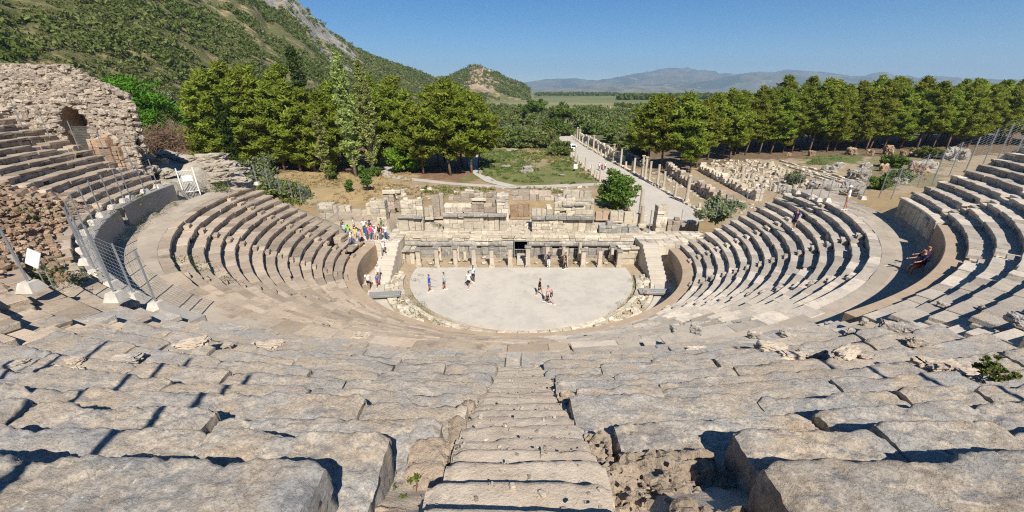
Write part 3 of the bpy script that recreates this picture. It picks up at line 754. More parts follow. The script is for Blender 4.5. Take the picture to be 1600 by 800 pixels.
# reddish collapsed masonry in the upper left
b = MB(); A = np.radians(np.linspace(-157, -119, 150)); RRn = np.linspace(29.7, 38.5, 80)
AA, R2 = np.meshgrid(A, RRn, indexing='ij')
z = 10+.527*(R2-28.86)-.30; n = fbm(np.stack([np.cos(AA)*R2*.9, np.sin(AA)*R2*.9, z*0], -1), 4)
stp = (np.floor((R2-28.86)/.74+n*.6)*.74+28.86)*.5+R2*.5
z = 10+.527*(stp-28.86)-.35+.38*n+.12*fbm(np.stack([np.cos(AA)*R2*4, np.sin(AA)*R2*4, z*0], -1), 3)
edge = np.minimum(np.minimum(AA-A[0], A[-1]-AA)*R2, np.minimum(R2-29.7, 38.5-R2)); z -= 1.0*(1-sstep(0, 1.4, edge))
b.grid(np.stack([np.cos(AA)*R2, np.sin(AA)*R2, z], -1))
for i in range(1700):
    a = R_(rng.uniform(-153, -124)); r = rng.uniform(30, 37)
    if not rubble_zone(a, r): continue
    s = rng.uniform(.07, .27)
    b.block((r*cos(a), r*sin(a), 10+.527*(r-28.86)-.30+rng.uniform(0, .22)), (s*rng.uniform(.8, 1.8), s, s*rng.uniform(.5, .9)), a+pi/2+rng.uniform(-.5, .5), .02, rng.uniform(-.4, .4), .03, rng)
tag(b.build('collapsed_masonry', M['brick']), 'slope of collapsed reddish brick and stone where the upper left rows have fallen in', 'rubble', kind='stuff')
# ================================================================== STAGE BUILDING AND RUINED WALLS
def ashlar(mb, x0, x1, zb, zt, y, depth, ch=(.38, .62), bl=(.6, 1.5), jy=.05, ragged=.5, seed=0, gapf=.03, tilt=0.0, bays=True):
    """a wall in bays, each with its own courses of separate blocks or one upright slab, and a broken top edge; front face at y"""
    r = random.Random(seed); xb = x0; Ht = zt-zb
    while xb < x1-.05:
        W = min(r.uniform(1.1, 2.8), x1-xb) if bays else x1-xb
        if x1-(xb+W) < .5: W = x1-xb
        top = zt - ragged*min(Ht, 1.9)*r.random()**1.4*.85; z = zb; by = r.uniform(-jy, jy)*1.6 if bays else 0
        if bays and r.random() < .35 and .9 < top-zb < 3.2:      # upright slabs on a footing course
            z = zb+r.uniform(.15, .35); mb.block((xb+W/2, y+depth/2+by-.05, (zb+z)/2), (W-.02, depth, z-zb), 0, .03, 0, .02, r)
            x = xb
            while x < xb+W-.1:
                L = min(r.uniform(.5, 1.2), xb+W-x); hh = (top-z)*r.uniform(.75, 1.0)
                mb.block((x+L/2, y+depth/2+by+r.uniform(-.06, .06), z+hh/2), (L-.03, depth*r.uniform(.6, 1), hh), r.uniform(-.03, .03)+tilt, .04, r.uniform(-.02, .02), .025, r); x += L
        else:
            f = r.uniform(.7, 1.5) if bays else 1
            while z < top-.08:
                h = min(r.uniform(*ch)*f, top-z)
                if top-(z+h) < .15: h = top-z
                x = xb
                while x < xb+W-.06:
                    L = min(r.uniform(*bl)*f, xb+W-x)
                    if xb+W-(x+L) < .22: L = xb+W-x
                    if r.random() > gapf: mb.block((x+L/2, y+depth/2+by+r.uniform(-jy, jy), z+h/2), (L-.014, depth+r.uniform(-.05, .08), h-.01), r.uniform(-.015, .015)+tilt, .03, 0, .018, r)
                    x += L
                z += h
            if ragged > .15 and r.random() < .6:                # a stray block left on top
                L = r.uniform(.35, .7); mb.block((xb+r.uniform(.2, max(.25, W-.2)), y+depth/2, top+L*.3), (L, depth*.6, L*.6), r.uniform(-.4, .4), .05, 0, .04, r)
        xb += W
def pxwall(label, x0, x1, yt, yb, Y, depth=.8, mat='marble', ragged=.5, seed=0, name='ruined_wall', extra=None, ch=(.38, .62), bl=(.6, 1.5), jy=.05, zb=None, cat='wall'):
    A = ony(x0, yb, Y); B = ony(x1, yt, Y); A2 = ony(x0, yt, Y)
    xa = (A[0]+A2[0])/2; xb = (ony(x1, yb, Y)[0]+B[0])/2; z0 = A[2] if zb is None else zb; z1 = B[2]
    t = thing(name, label, cat, ((xa+xb)/2, Y+depth/2, z0))
    b = MB(); ashlar(b, xa-(xa+xb)/2, xb-(xa+xb)/2, -.15, z1-z0, -depth/2, depth, ch, bl, jy, ragged, seed)
    b.build('masonry', M[mat], t)
    if extra:
        for (u0, u1, v, hh, out, mt) in extra:     # projecting cornice or base courses: fractions along the wall, fraction up, height
            b = MB(); r = random.Random(seed+5); xx = xa+(xb-xa)*u0; xe = xa+(xb-xa)*u1; zz = (z1-z0)*v
            while xx < xe-.1:
                L = min(r.uniform(.9, 1.9), xe-xx)
                if r.random() > .12:
                    b.block((xx+L/2-(xa+xb)/2, -depth/2+.1-out/2+r.uniform(-.05, .05), zz+r.uniform(-.03, .03)), (L-.02, .3+out, hh), r.uniform(-.03, .03), .05, r.uniform(-.03, .03), .02, r)
                xx += L
            b.build('cornice', M[mt], t)
    return t
DECK = 2.6
stage = thing('stage_building', 'long ruined marble stage front with grey bands and a barred doorway', 'ruin', (0, 5, 0))
def spart(name, mb, mat): 
    o = mb.build(name, M[mat]); o.parent = stage; o.location = (0, -5, 0); return o
xd0, xd1 = ony(803.5, 390, 4.8)[0], ony(824, 390, 4.8)[0]
XL, XR = -14.2, 13.9
for (a, e, sd_) in ((XL, xd0-.12, 3), (xd1+.12, XR, 4)):
    b = MB(); ashlar(b, a, e, -.1, 1.25, 4.8, .9, (.3, .5), (.5, 1.5), .07, 0, sd_, 0); spart('lower_wall', b, 'dark_marble')
b = MB()
r = random.Random(8)
x = XL
while x < XR-.1:        # convex moulding
    L = min(r.uniform(1.2, 2.6), XR-x); e = x+L
    if not (x > xd0-1.2 and e < xd1+1.2 and False):
        segs = [(x, min(e, xd0-.1))] if x < xd0-.1 else []
        if e > xd1+.1: segs.append((max(x, xd1+.1), e))
        for (s0, s1) in segs:
            if s1-s0 < .15: continue
            n = 9; th = np.linspace(-.45*pi, .45*pi, n); dy = r.uniform(-.03, .03)
            P = np.stack([np.stack([np.full(n, xx), 4.86+dy-.26*np.cos(th), 1.60+.33*np.sin(th)], -1) for xx in (s0+.01, s1-.01)], 0); b.grid(P)
            P2 = np.stack([np.stack([np.full(n, xx), np.full(n, 5.4), 1.60+.34*np.sin(th)], -1) for xx in (s0+.01, s1-.01)], 0)
            for i in (0, 1): b.grid(np.stack([P[i], P2[i]], 0), i == 1)
    x = e
spart('moulded_band', b, 'dark_marble')
b = MB(); ashlar(b, XL, XR, 1.95, 2.50, 4.70, 1.2, (.24, .32), (.6, 1.6), .10, .10, 6, 0, 0, False); spart('cornice', b, 'marble')
b = MB(); 
for i in range(40):
    for j in range(9):
        b.block((XL+.35+i*.70, 5.5+j*.72, DECK-.16+r.uniform(-.03, .03)), (.69, .71, .2), 0, .02, 0, .01, r)
spart('deck_paving', b, 'diazoma')
b = MB(); b.block(((xd0+xd1)/2, 7.2, 1.0), (1.6, 3.4, 2.0), 0, .01); 
dk = MB()   # chamber behind the doorway, its inner darkness put into a near-black colour
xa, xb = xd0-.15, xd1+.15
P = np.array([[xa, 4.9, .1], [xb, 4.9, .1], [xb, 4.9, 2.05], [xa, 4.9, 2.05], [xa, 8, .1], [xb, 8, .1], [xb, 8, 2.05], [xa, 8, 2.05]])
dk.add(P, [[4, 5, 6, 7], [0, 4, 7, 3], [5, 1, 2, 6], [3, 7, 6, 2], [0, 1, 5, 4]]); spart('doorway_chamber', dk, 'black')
gate = MB(); z0, z1 = .25, 1.98
for xx in (xd0, xd1): gate.block((xx, 4.55, (z0+z1)/2-.12), (.07, .07, z1-z0+.24), 0, .008)
for zz in (z1, 1.02, .35): gate.block(((xd0+xd1)/2, 4.55, zz), (xd1-xd0, .06, .06), 0, .008)
go = spart('doorway_gate', gate, 'steel')
g2 = MB()
for i in range(9): g2.tube([(xd0+.08+i*(xd1-xd0-.16)/8, 4.55, .35), (xd0+.08+i*(xd1-xd0-.16)/8, 4.55, 1.02)], .012, 5)
o = g2.build('gate_bars', M['steel'], go)
b = MB()
for i, (w, zz, yy) in enumerate(((.9, .10, 2.7), (.9, .20, 3.2), (.85, .32, 3.7), (.85, .45, 4.1))): b.block(((xd0+xd1)/2, yy+.3, zz/2), (w, 1.0, zz+.02), 0, .02, 0, .01, r)
spart('doorway_steps', b, 'walk')
# piers of the colonnade: each stands alone on the edge of the paving
def make_pier(seed, h, cap=True, w=.46, half=False):
    r = random.Random(seed); t = thing('stone_pier', '', 'pier')
    b = MB(); b.block((0, 0, .10), (w+.14, w+.14, .2), 0, .02, 0, .01, r); b.build('base', M['marble'], t)
    b = MB(); zz = .2; n = 2 if h > 1.6 else 1
    for i in range(n):
        hh = (h-.2-(.3 if cap else 0))/n; b.block((0, 0, zz+hh/2), (w-.02*i, w-.02*i, hh-.005), r.uniform(-.03, .03), .04, 0, .015, r); zz += hh
    if half: b.tube([(0, -w*.5, .2), (0, -w*.5, zz)], [.2, .17], 10)
    b.build('shaft', M['column'], t)
    if cap:
        b = MB(); b.block((0, 0, zz+.06), (w+.06, w+.06, .12), 0, .03, 0, .01, r); b.block((0, 0, zz+.20), (w+.22, w+.22, .16), r.uniform(-.05, .05), .03, 0, .02, r); b.build('capital', M['dark_marble'], t)
    return t
hs = [2.0, 2.3, 2.25, 2.3, 2.2, 2.3, 2.35, 2.4, 1.9, 2.0, 1.7, 1.9]
for i, px in enumerate((653, 682, 711, 740, 768, 797, 825, 856, 884, 912, 938, 968)):
    P = onz(px, 419.5, .05)
    t = make_pier(i, hs[i], i not in (8, 10), .44+.04*(i % 3 == 0)); t.location = (P[0], 2.05+(.5 if i == 7 else 0), .0); t.rotation_euler = (0, 0, rng.uniform(-.05, .05))
    t['label'] = '%s standing marble pier from the left along the front edge of the paved orchestra' % nth(i); t['group'] = 'piers along the stage front'
for i, (px, h) in enumerate(((688, 1.9), (716, 1.6), (880, 1.9), (905, 2.1), (955, 1.8), (727, 1.0))):
    P = ony(px, 405, 3.7); t = make_pier(30+i, h, i % 2 == 0, .38, True); t.location = (P[0], 3.7, .05)
    t['label'] = ['slim pale half column behind the second front pier', 'slim capped half column behind the third front pier', 'dark capped half column near the seated visitor', 'half column right of the person in black', 'half column behind the last front pier', 'short broken half column stump behind the third pier'][i]
# loose white blocks and fallen pieces lying between the piers
def stone_mesh(seed, dims=(1, .7, .5), amp=.10, res=5, mat='marble', smooth=False):
    r = np.random.RandomState(seed); b = MB(); n = res
    u = np.linspace(-1, 1, n+1); U, Vv = np.meshgrid(u, u, indexing='ij'); one = np.ones_like(U)
    D3 = np.array(dims)/2
    offs = r.rand(3)*50
    for ax in range(3):
        for sg in (-1, 1):
            C = [None]*3; o = [i for i in range(3) if i != ax]; C[ax] = one*sg; C[o[0]] = U; C[o[1]] = Vv
            P = np.stack(C, -1); L = (np.abs(P)**6).sum(-1)**(1/6.); P = P/L[..., None]*(.5+.5*np.minimum(L, 1))[..., None]
            nn = fbm(P*1.3+offs, 3)[..., None]*amp*2+fbm(P*3.5+offs, 3)[..., None]*amp*1.2 - np.abs(fbm(P*np.array([2, 2, 2.6])+offs, 3))[..., None]*amp*1.2
            P = P*(1+nn); P[..., 0] += .12*P[..., 2]*r.uniform(-1, 1); P = P*D3
            b.grid(P, (sg > 0) == (ax == 1))
    return b.mesh('stone', M[mat], smooth)
STM = [stone_mesh(i, (1.0, .55+.12*(i % 4), .38+.1*(i % 3)), .09, 4, 'marble') for i in range(8)]
DRUM = []
for i in range(3):
    b = MB(); b.tube([(0, 0, 0), (0, 0, .02), (0, 0, .75+.2*i), (0, 0, .78+.2*i)], [.30, .34, .32, .28], 12); DRUM.append(b.mesh('drum', M['column']))
GRAYST = [stone_mesh(40+i, (1.0, .7, .5+.1*i), .20, 16, 'boulder') for i in range(4)]
PALEST = [stone_mesh(120+i, (1.0, .8, .5+.1*i), .18, 14, 'pale_rock') for i in range(4)]
BRST = [stone_mesh(60+i, (1.0, .8, .7+.15*i), .26, 14, 'brick') for i in range(4)]
NEARST = [stone_mesh(80+i, (1.0, .62, .42+.08*i), .2, 12, 'seat_near') for i in range(6)]
TANST = [stone_mesh(90+i, (1.0, .66, .46+.08*i), .22, 12, 'gravel') for i in range(3)]
def put(name, me, loc, s, rz=0, label='', cat='stone', group=None, tilt=(0, 0)):
    o = link(name, me, None, loc, 0, s); o.rotation_euler = (tilt[0], tilt[1], rz); return tag(o, label, cat, group)
for i, (px, py, s) in enumerate(((756, 402, .55), (782, 407, .45), (838, 413, .35), (671, 415, .6), (755, 416, .5), (918, 415, .45), (900, 414, .4), (948, 413, .4), (703, 413, .45), (670, 408, .5))):
    P = onz(px, py, .1); put('stone_block', STM[i % 8], (P[0], max(2.9, P[1]), .12), s, rng.uniform(0, 3), 'loose white stone lying behind the front piers, %s from the left' % nth(sorted((756, 782, 838, 671, 755, 918, 900, 948, 703, 670.5)).index([756, 782, 838, 671, 755, 918, 900, 948, 703, 670.5][i])), 'stone', 'loose white stones behind the piers')
# upper storey walls standing on the deck, left to right
C1 = [(0, 1, 1.0, .28, .25, 'dark_marble')]
W = [
 ('long pale ashlar wall of big blocks at the far left of the stage ruins', 497, 547, 317, 345, 12.5, 1.0, 'marble', .25, 11, None),
 ('rough pale wall with a brown arched patch left of the stage', 549, 582, 318, 352, 10.5, .9, 'marble', .3, 12, None),
 ('tall stepped marble pier rising behind the crowd of visitors', 580, 603, 307, 364, 8.2, 1.2, 'marble', .55, 13, None),
 ('brownish wall topped by a row of square blocks behind the stage', 600, 628, 300, 342, 11.5, 1.0, 'rubble', .3, 14, [(0, 1, 1.0, .45, .05, 'marble')]),
 ('relief panel wall with two tall slabs at the left of the stage deck', 622, 661, 339, 364, 6.2, 1.0, 'marble', .1, 15, C1),
 ('upper slab wall above the left relief panels', 626, 660, 311, 339, 7.6, .8, 'marble', .35, 16, None),
 ('low recessed wall with a grassy floor in front of it', 660, 676, 316, 342, 9.5, .8, 'marble', .4, 17, None),
 ('tall rough triangular wall fragment on the back of the stage', 673, 693, 294, 340, 10.5, 1.0, 'rubble', .65, 18, None),
 ('long low marble wall with stained cornice left of the central gap', 693, 792, 336, 363, 6.0, 1.1, 'marble', .08, 19, [(0, 1, 1.0, .32, .28, 'dark_marble'), (0, 1, .02, .2, .15, 'marble')]),
 ('broken upper course of pale blocks above the long left wall', 694, 737, 312, 336, 7.4, .9, 'marble', .6, 20, None),
 ('second broken upper course beside the tall central pier', 737, 777, 309, 336, 7.4, .9, 'rubble', .45, 21, [(0, 1, .9, .3, .12, 'marble')]),
 ('tall central marble pier with stained top left of the gap', 776, 795, 305, 356, 7.0, 1.4, 'marble', .12, 22, [(0, 1, .93, .4, .15, 'dark_marble')]),
 ('red brown rubble wall set back in the central gap', 797, 829, 312, 341, 11.0, 1.0, 'brick', .35, 23, None),
 ('long low marble wall with a blank white panel right of the central gap', 831, 928, 340, 363, 6.0, 1.1, 'marble', .06, 24, [(0, 1, 1.0, .36, .3, 'dark_marble'), (0, 1, .02, .2, .15, 'marble')]),
 ('pale squared block wall above the right panel wall', 830, 862, 322, 341, 7.2, .9, 'marble', .2, 25, None),
 ('large stacked marble blocks crowning the right hand wall', 866, 928, 310, 341, 7.4, 1.0, 'marble', .2, 26, [(0, .75, .66, .25, .12, 'dark_marble')]),
 ('low tan step wall near the green bush', 931, 953, 329, 343, 9.5, .9, 'tan_wall', .1, 27, None),
 ('upright pale slab wall beside the dark opening under the bush', 954, 975, 328, 346, 9.0, .8, 'marble', .15, 28, None),
 ('broken block wall behind the two thin columns', 976, 1012, 327, 354, 9.6, .8, 'marble', .6, 29, None),
 ('dark stained ashlar blocks at the right end of the deck', 936, 998, 352, 366, 5.6, 1.0, 'dark_marble', .35, 30, None),
 ('tall broken pier standing alone at the right end of the stage', 1026, 1043, 322, 362, 9.0, 1.3, 'marble', .7, 31, None),
 ('low block wall between the broken pier and the street', 1043, 1062, 345, 364, 9.0, 1.0, 'rubble', .5, 32, None),
 ('wide low ruin of mixed blocks near the end of the street', 1064, 1094, 342, 366, 11.0, 1.6, 'rubble', .4, 33, None),
 ('right wing wall of white blocks beside the dark side door', 967, 1003, 388, 421, 2.6, 1.3, 'marble', .12, 34, [(0, 1, 1.0, .22, .2, 'marble')]),
 ('left wing wall of mixed white blocks below the crowd', 603, 650, 385, 418, 3.0, 1.6, 'marble', .45, 35, [(.3, 1, .8, .2, .15, 'dark_marble')]),
 ('low ragged rubble wall along the back of the stage ruins', 700, 775, 300, 312, 14.0, 1.0, 'rubble', .7, 36, None),
 ('long heap like back wall right of the tall pier', 800, 880, 298, 312, 14.0, 1.0, 'rubble', .75, 37, None),
 ('pale ruin of upright slabs close to the street corner', 880, 925, 293, 312, 15.0, 1.0, 'marble', .8, 38, None),
]
for w in W:
    pxwall(w[0], w[1], w[2], w[3], w[4], w[5], w[6], w[7], w[8], w[9], extra=w[10], bl=(.5, 1.3) if w[9] not in (12,) else (.3, .7))
# platform under the walls that stand behind the deck
b = MB()
for (xa, xb, ya, yb, zt) in ((-16.5, 14.3, 9.0, 15.5, 2.35), (-24, -14.3, 6.5, 14, 3.2), (14.0, 21, 5.6, 13, 1.5)):
    nx, ny = int((xb-xa)/.5), int((yb-ya)/.5)
    X, Y = np.meshgrid(np.linspace(xa, xb, nx), np.linspace(ya, yb, ny), indexing='ij')
    e = np.minimum(np.minimum(X-xa, xb-X), np.minimum(Y-ya, yb-Y)); Z = zt-(zt+.6)*(1-sstep(-.1, .9, e)) + .25*fbm(np.stack([X*.8, Y*.8, X*0], -1), 4)
    b.grid(np.stack([X, Y, Z], -1))
tag(b.build('rubble_terrace', stone('terrace_earth', (.42, .33, .235), (.45, .37, .28), (.50, .44, .36), (.22, .16, .10), 1, 0, 1, .5, .15), None, True), 'earth and rubble terrace carrying the ruined walls behind the stage', 'terrace', kind='structure')
# tumbled blocks lying on the deck
spots = []
for i in range(46):
    px = rng.uniform(630, 985); P = onz(px, rng.uniform(349, 364), DECK); spots.append((P[0], min(P[1], 8.5)))
for i, (x, y) in enumerate(sorted(spots)):
    put('fallen_block', STM[i % 8], (x, max(5.2, y), DECK+.06), rng.uniform(.3, .85), rng.uniform(0, 6), 'tumbled pale block lying on the open deck of the stage building', 'stone', 'tumbled blocks on the stage deck', (rng.uniform(-.3, .3), rng.uniform(-.3, .3)))
# fallen stones on the terrace and the slope behind
spots = []
for i in range(90):
    px, py = rng.uniform(600, 1000), rng.uniform(292, 318); P = PG(px, py); spots.append((P[0], P[1], px, py))
spots.sort(key=lambda s: s[2])
for i, (x, y, px, py) in enumerate(spots):
    put('fallen_block', STM[i % 8], (x, y, max(float(gz(x, y)), 2.2 if y < 15.5 and abs(x) < 16 else -9)+.1), rng.uniform(.35, 1.1), rng.uniform(0, 6), 'fallen pale block strewn on the slope behind the stage ruins', 'stone', 'fallen blocks behind the stage ruins', (rng.uniform(-.3, .3), rng.uniform(-.3, .3)))
# stairs and cheek walls between seats and stage
def side_stair(label, x0, x1, y0, y1, h, mat):
    t = thing('stone_staircase', label, 'stairs', ((x0+x1)/2, y0, 0)); n = 9; cxx = (x0+x1)/2
    b = MB()
    for i in range(n):
        yy = (y1-y0)*i/n; b.block((0, yy+.5*(y1-y0)/n+.2, h*(i+1)/n/2), (x1-x0, (y1-y0)/n+.4, h*(i+1)/n), 0, .02, 0, .012, rng)
    b.build('steps', M[mat], t); return t
side_stair('flight of pale steps climbing beside the left end of the seats', -14.3, -12.6, -2.4, 2.6, 2.6, 'walk')
side_stair('flight of pale steps at the right end of the seats', 12.75, 14.35, -2.2, 2.2, 2.5, 'walk')
pxwall('ragged cheek wall beside the left flight of steps', 601, 611, 388, 440, 1.3, 2.4, 'marble', .3, 51)
pxwall('dark sided cheek wall beside the right flight of steps', 1012, 1021, 388, 428, 1.8, 2.2, 'rubble', .3, 52)
b = MB()
for (xa, xb, ya, yb, z) in ((-21.6, -12.6, 2.62, 8.0, 2.6), (12.7, 21.0, 2.25, 7.5, 2.45)):
    for i in range(int((xb-xa)/.9)):
        for j in range(int((yb-ya)/.9)): b.block((xa+.45+i*.9, ya+.45+j*.9, z-1.3+rng.uniform(-.05, .05)+max(0, -xa-20)*0), (.89, .89, 2.6), rng.uniform(-.02, .02), .03, 0, .015, rng)
tag(b.build('parados_paving', M['marble']), 'raised stone landings between the seats and the stage', 'paving', kind='structure')
# drain ring: two broken kerbs with loose stones, and the little footbridges
b = MB(); a = R_(-182)
for (rr_, w, h, lo, hi, ms) in ((11.72, .42, .34, -178, -2, .02), (13.0, .34, .30, -186, -1, .12), (12.35, .5, .15, -175, -5, .45)):
    a = R_(lo)
    while a < R_(hi):
        L = rng.uniform(.5, 1.3); da = L/rr_
        if rng.random() > ms: b.block((rr_*cos(a+da/2), rr_*sin(a+da/2), h/2-.12+rng.uniform(-.04, .04)), (L-.02, w, h), a+da/2+pi/2+rng.uniform(-.03, .03), .03, rng.uniform(-.05, .05), .03, rng)
        a += da
for i in range(260):
    a = R_(rng.uniform(-182, -2)); rr_ = rng.uniform(11.95, 12.85); q = rng.uniform(.1, .36); b.block((rr_*cos(a), rr_*sin(a), .02+q*.2), (q*1.5, q, q*.7), rng.uniform(0, 3), .02, rng.uniform(-.3, .3), .04, rng)
tag(b.build('drain_kerb', M['marble']), 'broken ring of pale kerb stones edging the drain around the orchestra', 'kerb', kind='structure')
def footbridge(label, xa, xb, y, rz):
    t = thing('footbridge', label, 'footbridge', ((xa+xb)/2, y, 0), rz); L = xb-xa
    b = MB()
    for i in range(int(L/.16)): b.block((-L/2+.08+i*.16, 0, .36), (.15, .8, .035), 0, .004)
    b.build('deck', M['concrete'], t)
    for s in (-1, 1):
        b = MB(); b.block((0, s*.42, .40), (L, .05, .22), 0, .008); b.build('side_beam', M['steel'], t)
footbridge('short grey footbridge over the drain left of the orchestra', -13.5, -10.7, -5.5, R_(8))
footbridge('short grey footbridge over the drain right of the orchestra', 10.9, 13.6, -4.9, R_(-6))
# thin columns and pole at the right end of the stage
def make_column(h, r0=.28, seed=0, base=True, cap=False):
    t = thing('marble_column', '', 'column'); rr_ = random.Random(seed)
    zz = 0
    if base:
        b = MB(); b.block((0, 0, .18), (r0*3.0, r0*3.0, .36), 0, .03, 0, .02, rr_); b.tube([(0, 0, .36), (0, 0, .50)], [r0*1.35, r0*1.2], 12); b.build('pedestal', M['column'], t); zz = .5
    b = MB(); m = 5; b.tube([(rr_.uniform(-.01, .01), rr_.uniform(-.01, .01), zz+(h-zz)*i/m) for i in range(m+1)], [r0*(1.02-.14*i/m) for i in range(m+1)], 12); b.build('shaft', M['column'], t)
    if cap: b = MB(); b.block((0, 0, h+.13), (r0*2.5, r0*2.5, .26), 0, .07, 0, .03, rr_); b.build('capital', M['column'], t)
    return t
t = make_column(4.7, .26, 1); t.location = (15.05, 12.0, 1.4); t['label'] = 'tallest thin marble column standing behind the right end of the stage'
t = make_column(2.6, .24, 2); t.location = tuple(ony(1001, 355, 9.3)); t['label'] = 'shorter marble column in front of the tallest one, right of the stage'
t = thing('metal_post', 'thin grey metal post at the right end of the stage deck', 'post', tuple(ony(1012, 377, 6.0)))
b = MB(); b.tube([(0, 0, -.3), (0, 0, 3.6)], .06, 8); b.build('pole', M['steel'], t); b = MB(); b.block((0, 0, .05), (.4, .4, .3), 0, .03); b.build('post_base', M['white_block'], t)
t = thing('metal_post', 'thin grey metal post beside the crowd on the left of the stage', 'post', tuple(ony(613, 374, 5.6)))
b = MB(); b.tube([(0, 0, -.3), (0, 0, 2.0)], .06, 8); b.build('pole', M['steel'], t); b = MB(); b.block((0, 0, .05), (.4, .4, .3), 0, .03); b.build('post_base', M['white_block'], t)

# ================================================================== RUINED VAULT, upper left
def thick_shape(mb, ztop, zbot, x0, x1, y0, depth, hole, res, amp, seed):
    nx = int((x1-x0)/res); U = np.linspace(x0, x1, nx+1); nv = 60
    vs = np.linspace(0, 1, nv+1)
    X = U[:, None]+0*vs[None]; zt = np.array([ztop(u) for u in U]); zb = np.array([zbot(u) for u in U])
    Z = zb[:, None]+(zt-zb)[:, None]*vs[None]
    P = np.stack([X, 0*X, Z], -1); n = np.abs(fbm(P*np.array([1.6, 1, 2.4])+seed, 4)); big = fbm(P*.35+seed, 2)
    st = vnoise(P*np.array([2.6, 1, 4.2])+seed*2)
    sh = np.clip((Z-zb[:, None])/(zt-zb)[:, None], 0, 1)
    Yf = y0 + .55*sh**2*1.6 - amp*1.3*n - amp*.7*st - .5*big; Yb = y0 + depth + amp*n
    jx = .06*vnoise(P*5+seed); jz = .06*vnoise(P*5+seed+9)
    F = np.stack([X+jx, Yf, Z+jz], -1); B = np.stack([X*1.14, Yb-.0*X, zb[:, None]+(Z-zb[:, None])*.97], -1)
    cxm = (X[:-1, :-1]+X[1:, 1:])/2; czm = (Z[:-1, :-1]+Z[1:, 1:])/2
    keep = ~hole(cxm, czm)
    I = np.arange((nx+1)*(nv+1)).reshape(nx+1, nv+1); N = I.size
    q = np.stack([I[:-1, :-1], I[1:, :-1], I[1:, 1:], I[:-1, 1:]], -1)
    Q = [q[keep], q[keep][:, ::-1]+N]
    kp = np.pad(keep, 1)
    for i in range(nx):
        for j in range(nv):
            if not keep[i, j]: continue
            a, b_, c, d = q[i, j]
            if not kp[i+1, j]: Q.append([[a, a+N, b_+N, b_]])
            if not kp[i+1, j+2]: Q.append([[c, c+N, d+N, d]])
            if not kp[i, j+1]: Q.append([[d, d+N, a+N, a]])
            if not kp[i+2, j+1]: Q.append([[b_, b_+N, c+N, c]])
    mb.add(np.concatenate([F.reshape(-1, 3), B.reshape(-1, 3)]), np.concatenate(Q))
YV = -3.2
def vp(px, py): P = ony(px, py, YV); return P[0], P[2]
top_pts = [(-60, 96), (0, 100), (60, 102), (88, 101), (108, 110), (130, 122), (150, 131), (170, 143), (186, 148), (197, 165), (208, 205), (216, 240)]
bot_pts = [(-60, 160), (0, 185), (60, 210), (100, 228), (140, 246), (180, 256), (218, 262)]
tx = [vp(*p) for p in top_pts]; bx = [vp(*p) for p in bot_pts]
zt = lambda u: float(np.interp(u, [p[0] for p in tx], [p[1] for p in tx])); zb = lambda u: float(np.interp(u, [p[0] for p in bx], [p[1] for p in bx]))-.9
ax0, az0 = vp(82, 172); ax1, _ = vp(131, 190); azt = vp(104, 167)[1]; axc = (ax0+ax1)/2; aw = (ax1-ax0)/2
def hole(x, z): 
    zs = azt-aw*.95; return ((np.abs(x-axc) < aw) & (z < zs)) | (((x-axc)/aw)**2+((z-zs)/(aw*.95))**2 < 1) & (z >= zs)
vault = thing('ruined_vault', 'big rubble ruin with a dark arched passage above the upper left seats', 'ruin', (-36, -3, 12))
b = MB(); thick_shape(b, zt, zb, tx[0][0], tx[-1][0], YV, 4.5, hole, .13, .22, 3.0)
o = b.build('rubble_wall', M['rubble'], vault); o.location = (36, 3, -12)
b = MB(); r = random.Random(17)
def vs(x, y, z, nrm):
    s = r.uniform(.10, .26)*(1.5 if r.random() < .12 else 1); b.block((x, y, z), (s*r.uniform(1, 1.9), s*1.1, s*r.uniform(.55, .95)), r.uniform(-.3, .3)+nrm, .02, r.uniform(-.35, .35), .035, r, r.uniform(-.25, .25))
for i in range(9000):
    x = r.uniform(tx[0][0], tx[-1][0]); z = r.uniform(zb(x), zt(x))
    if hole(np.array(x), np.array(z)): continue
    sh = (z-zb(x))/(zt(x)-zb(x)); q = np.array([[x, 0, z]]); n = abs(float(fbm(q*np.array([1.6, 1, 2.4])+3.0, 4)[0])); big = float(fbm(q*.35+3.0, 2)[0]); st = float(vnoise(q*np.array([2.6, 1, 4.2])+6.0)[0])
    vs(x, YV+.55*sh**2*1.6-.22*1.3*n-.22*.7*st-.5*big+r.uniform(-.05, .10), z, 0)
for i in range(4200):      # along the broken top, further left towards the back
    k = r.randrange(len(tx)-1); k = max(k, r.randrange(len(tx)-1)); f = r.random(); d = r.random()
    x = tx[k][0]+(tx[k+1][0]-tx[k][0])*f; z = tx[k][1]+(tx[k+1][1]-tx[k][1])*f
    vs(x*(1+.14*d), YV+.6+d*3.8, zb(x)+(z-zb(x))*(1-.03*d)+r.uniform(-.10, .03), r.uniform(0, 1.5))
o = b.build('facing_stones', M['rubble'], vault); o.location = (36, 3, -12); o['kind'] = 'stuff'
b = MB(); x0, z0 = vp(150, 222); x1, z1 = vp(206, 252)
ashlar(b, x0, x1-.1, z1-.6, z0+.5, YV-.75, .7, (.3, .45), (.4, .9), .08, .25, 71); o = b.build('ashlar_footing', M['brick'], vault); o.location = (36, 3, -12)
b = MB(); A = np.linspace(0, pi, 14)
zs = azt-aw*.95
prof = [(axc+aw*1.01, zb(axc)-.5)]+[(axc+aw*1.01*cos(a), zs+aw*.96*sin(a)) for a in A]+[(axc-aw*1.01, zb(axc)-.5)]
P = np.stack([np.stack([np.array([p[0] for p in prof]), np.full(len(prof), yy), np.array([p[1] for p in prof])], -1) for yy in (YV+.3, YV+4.6)], 0)
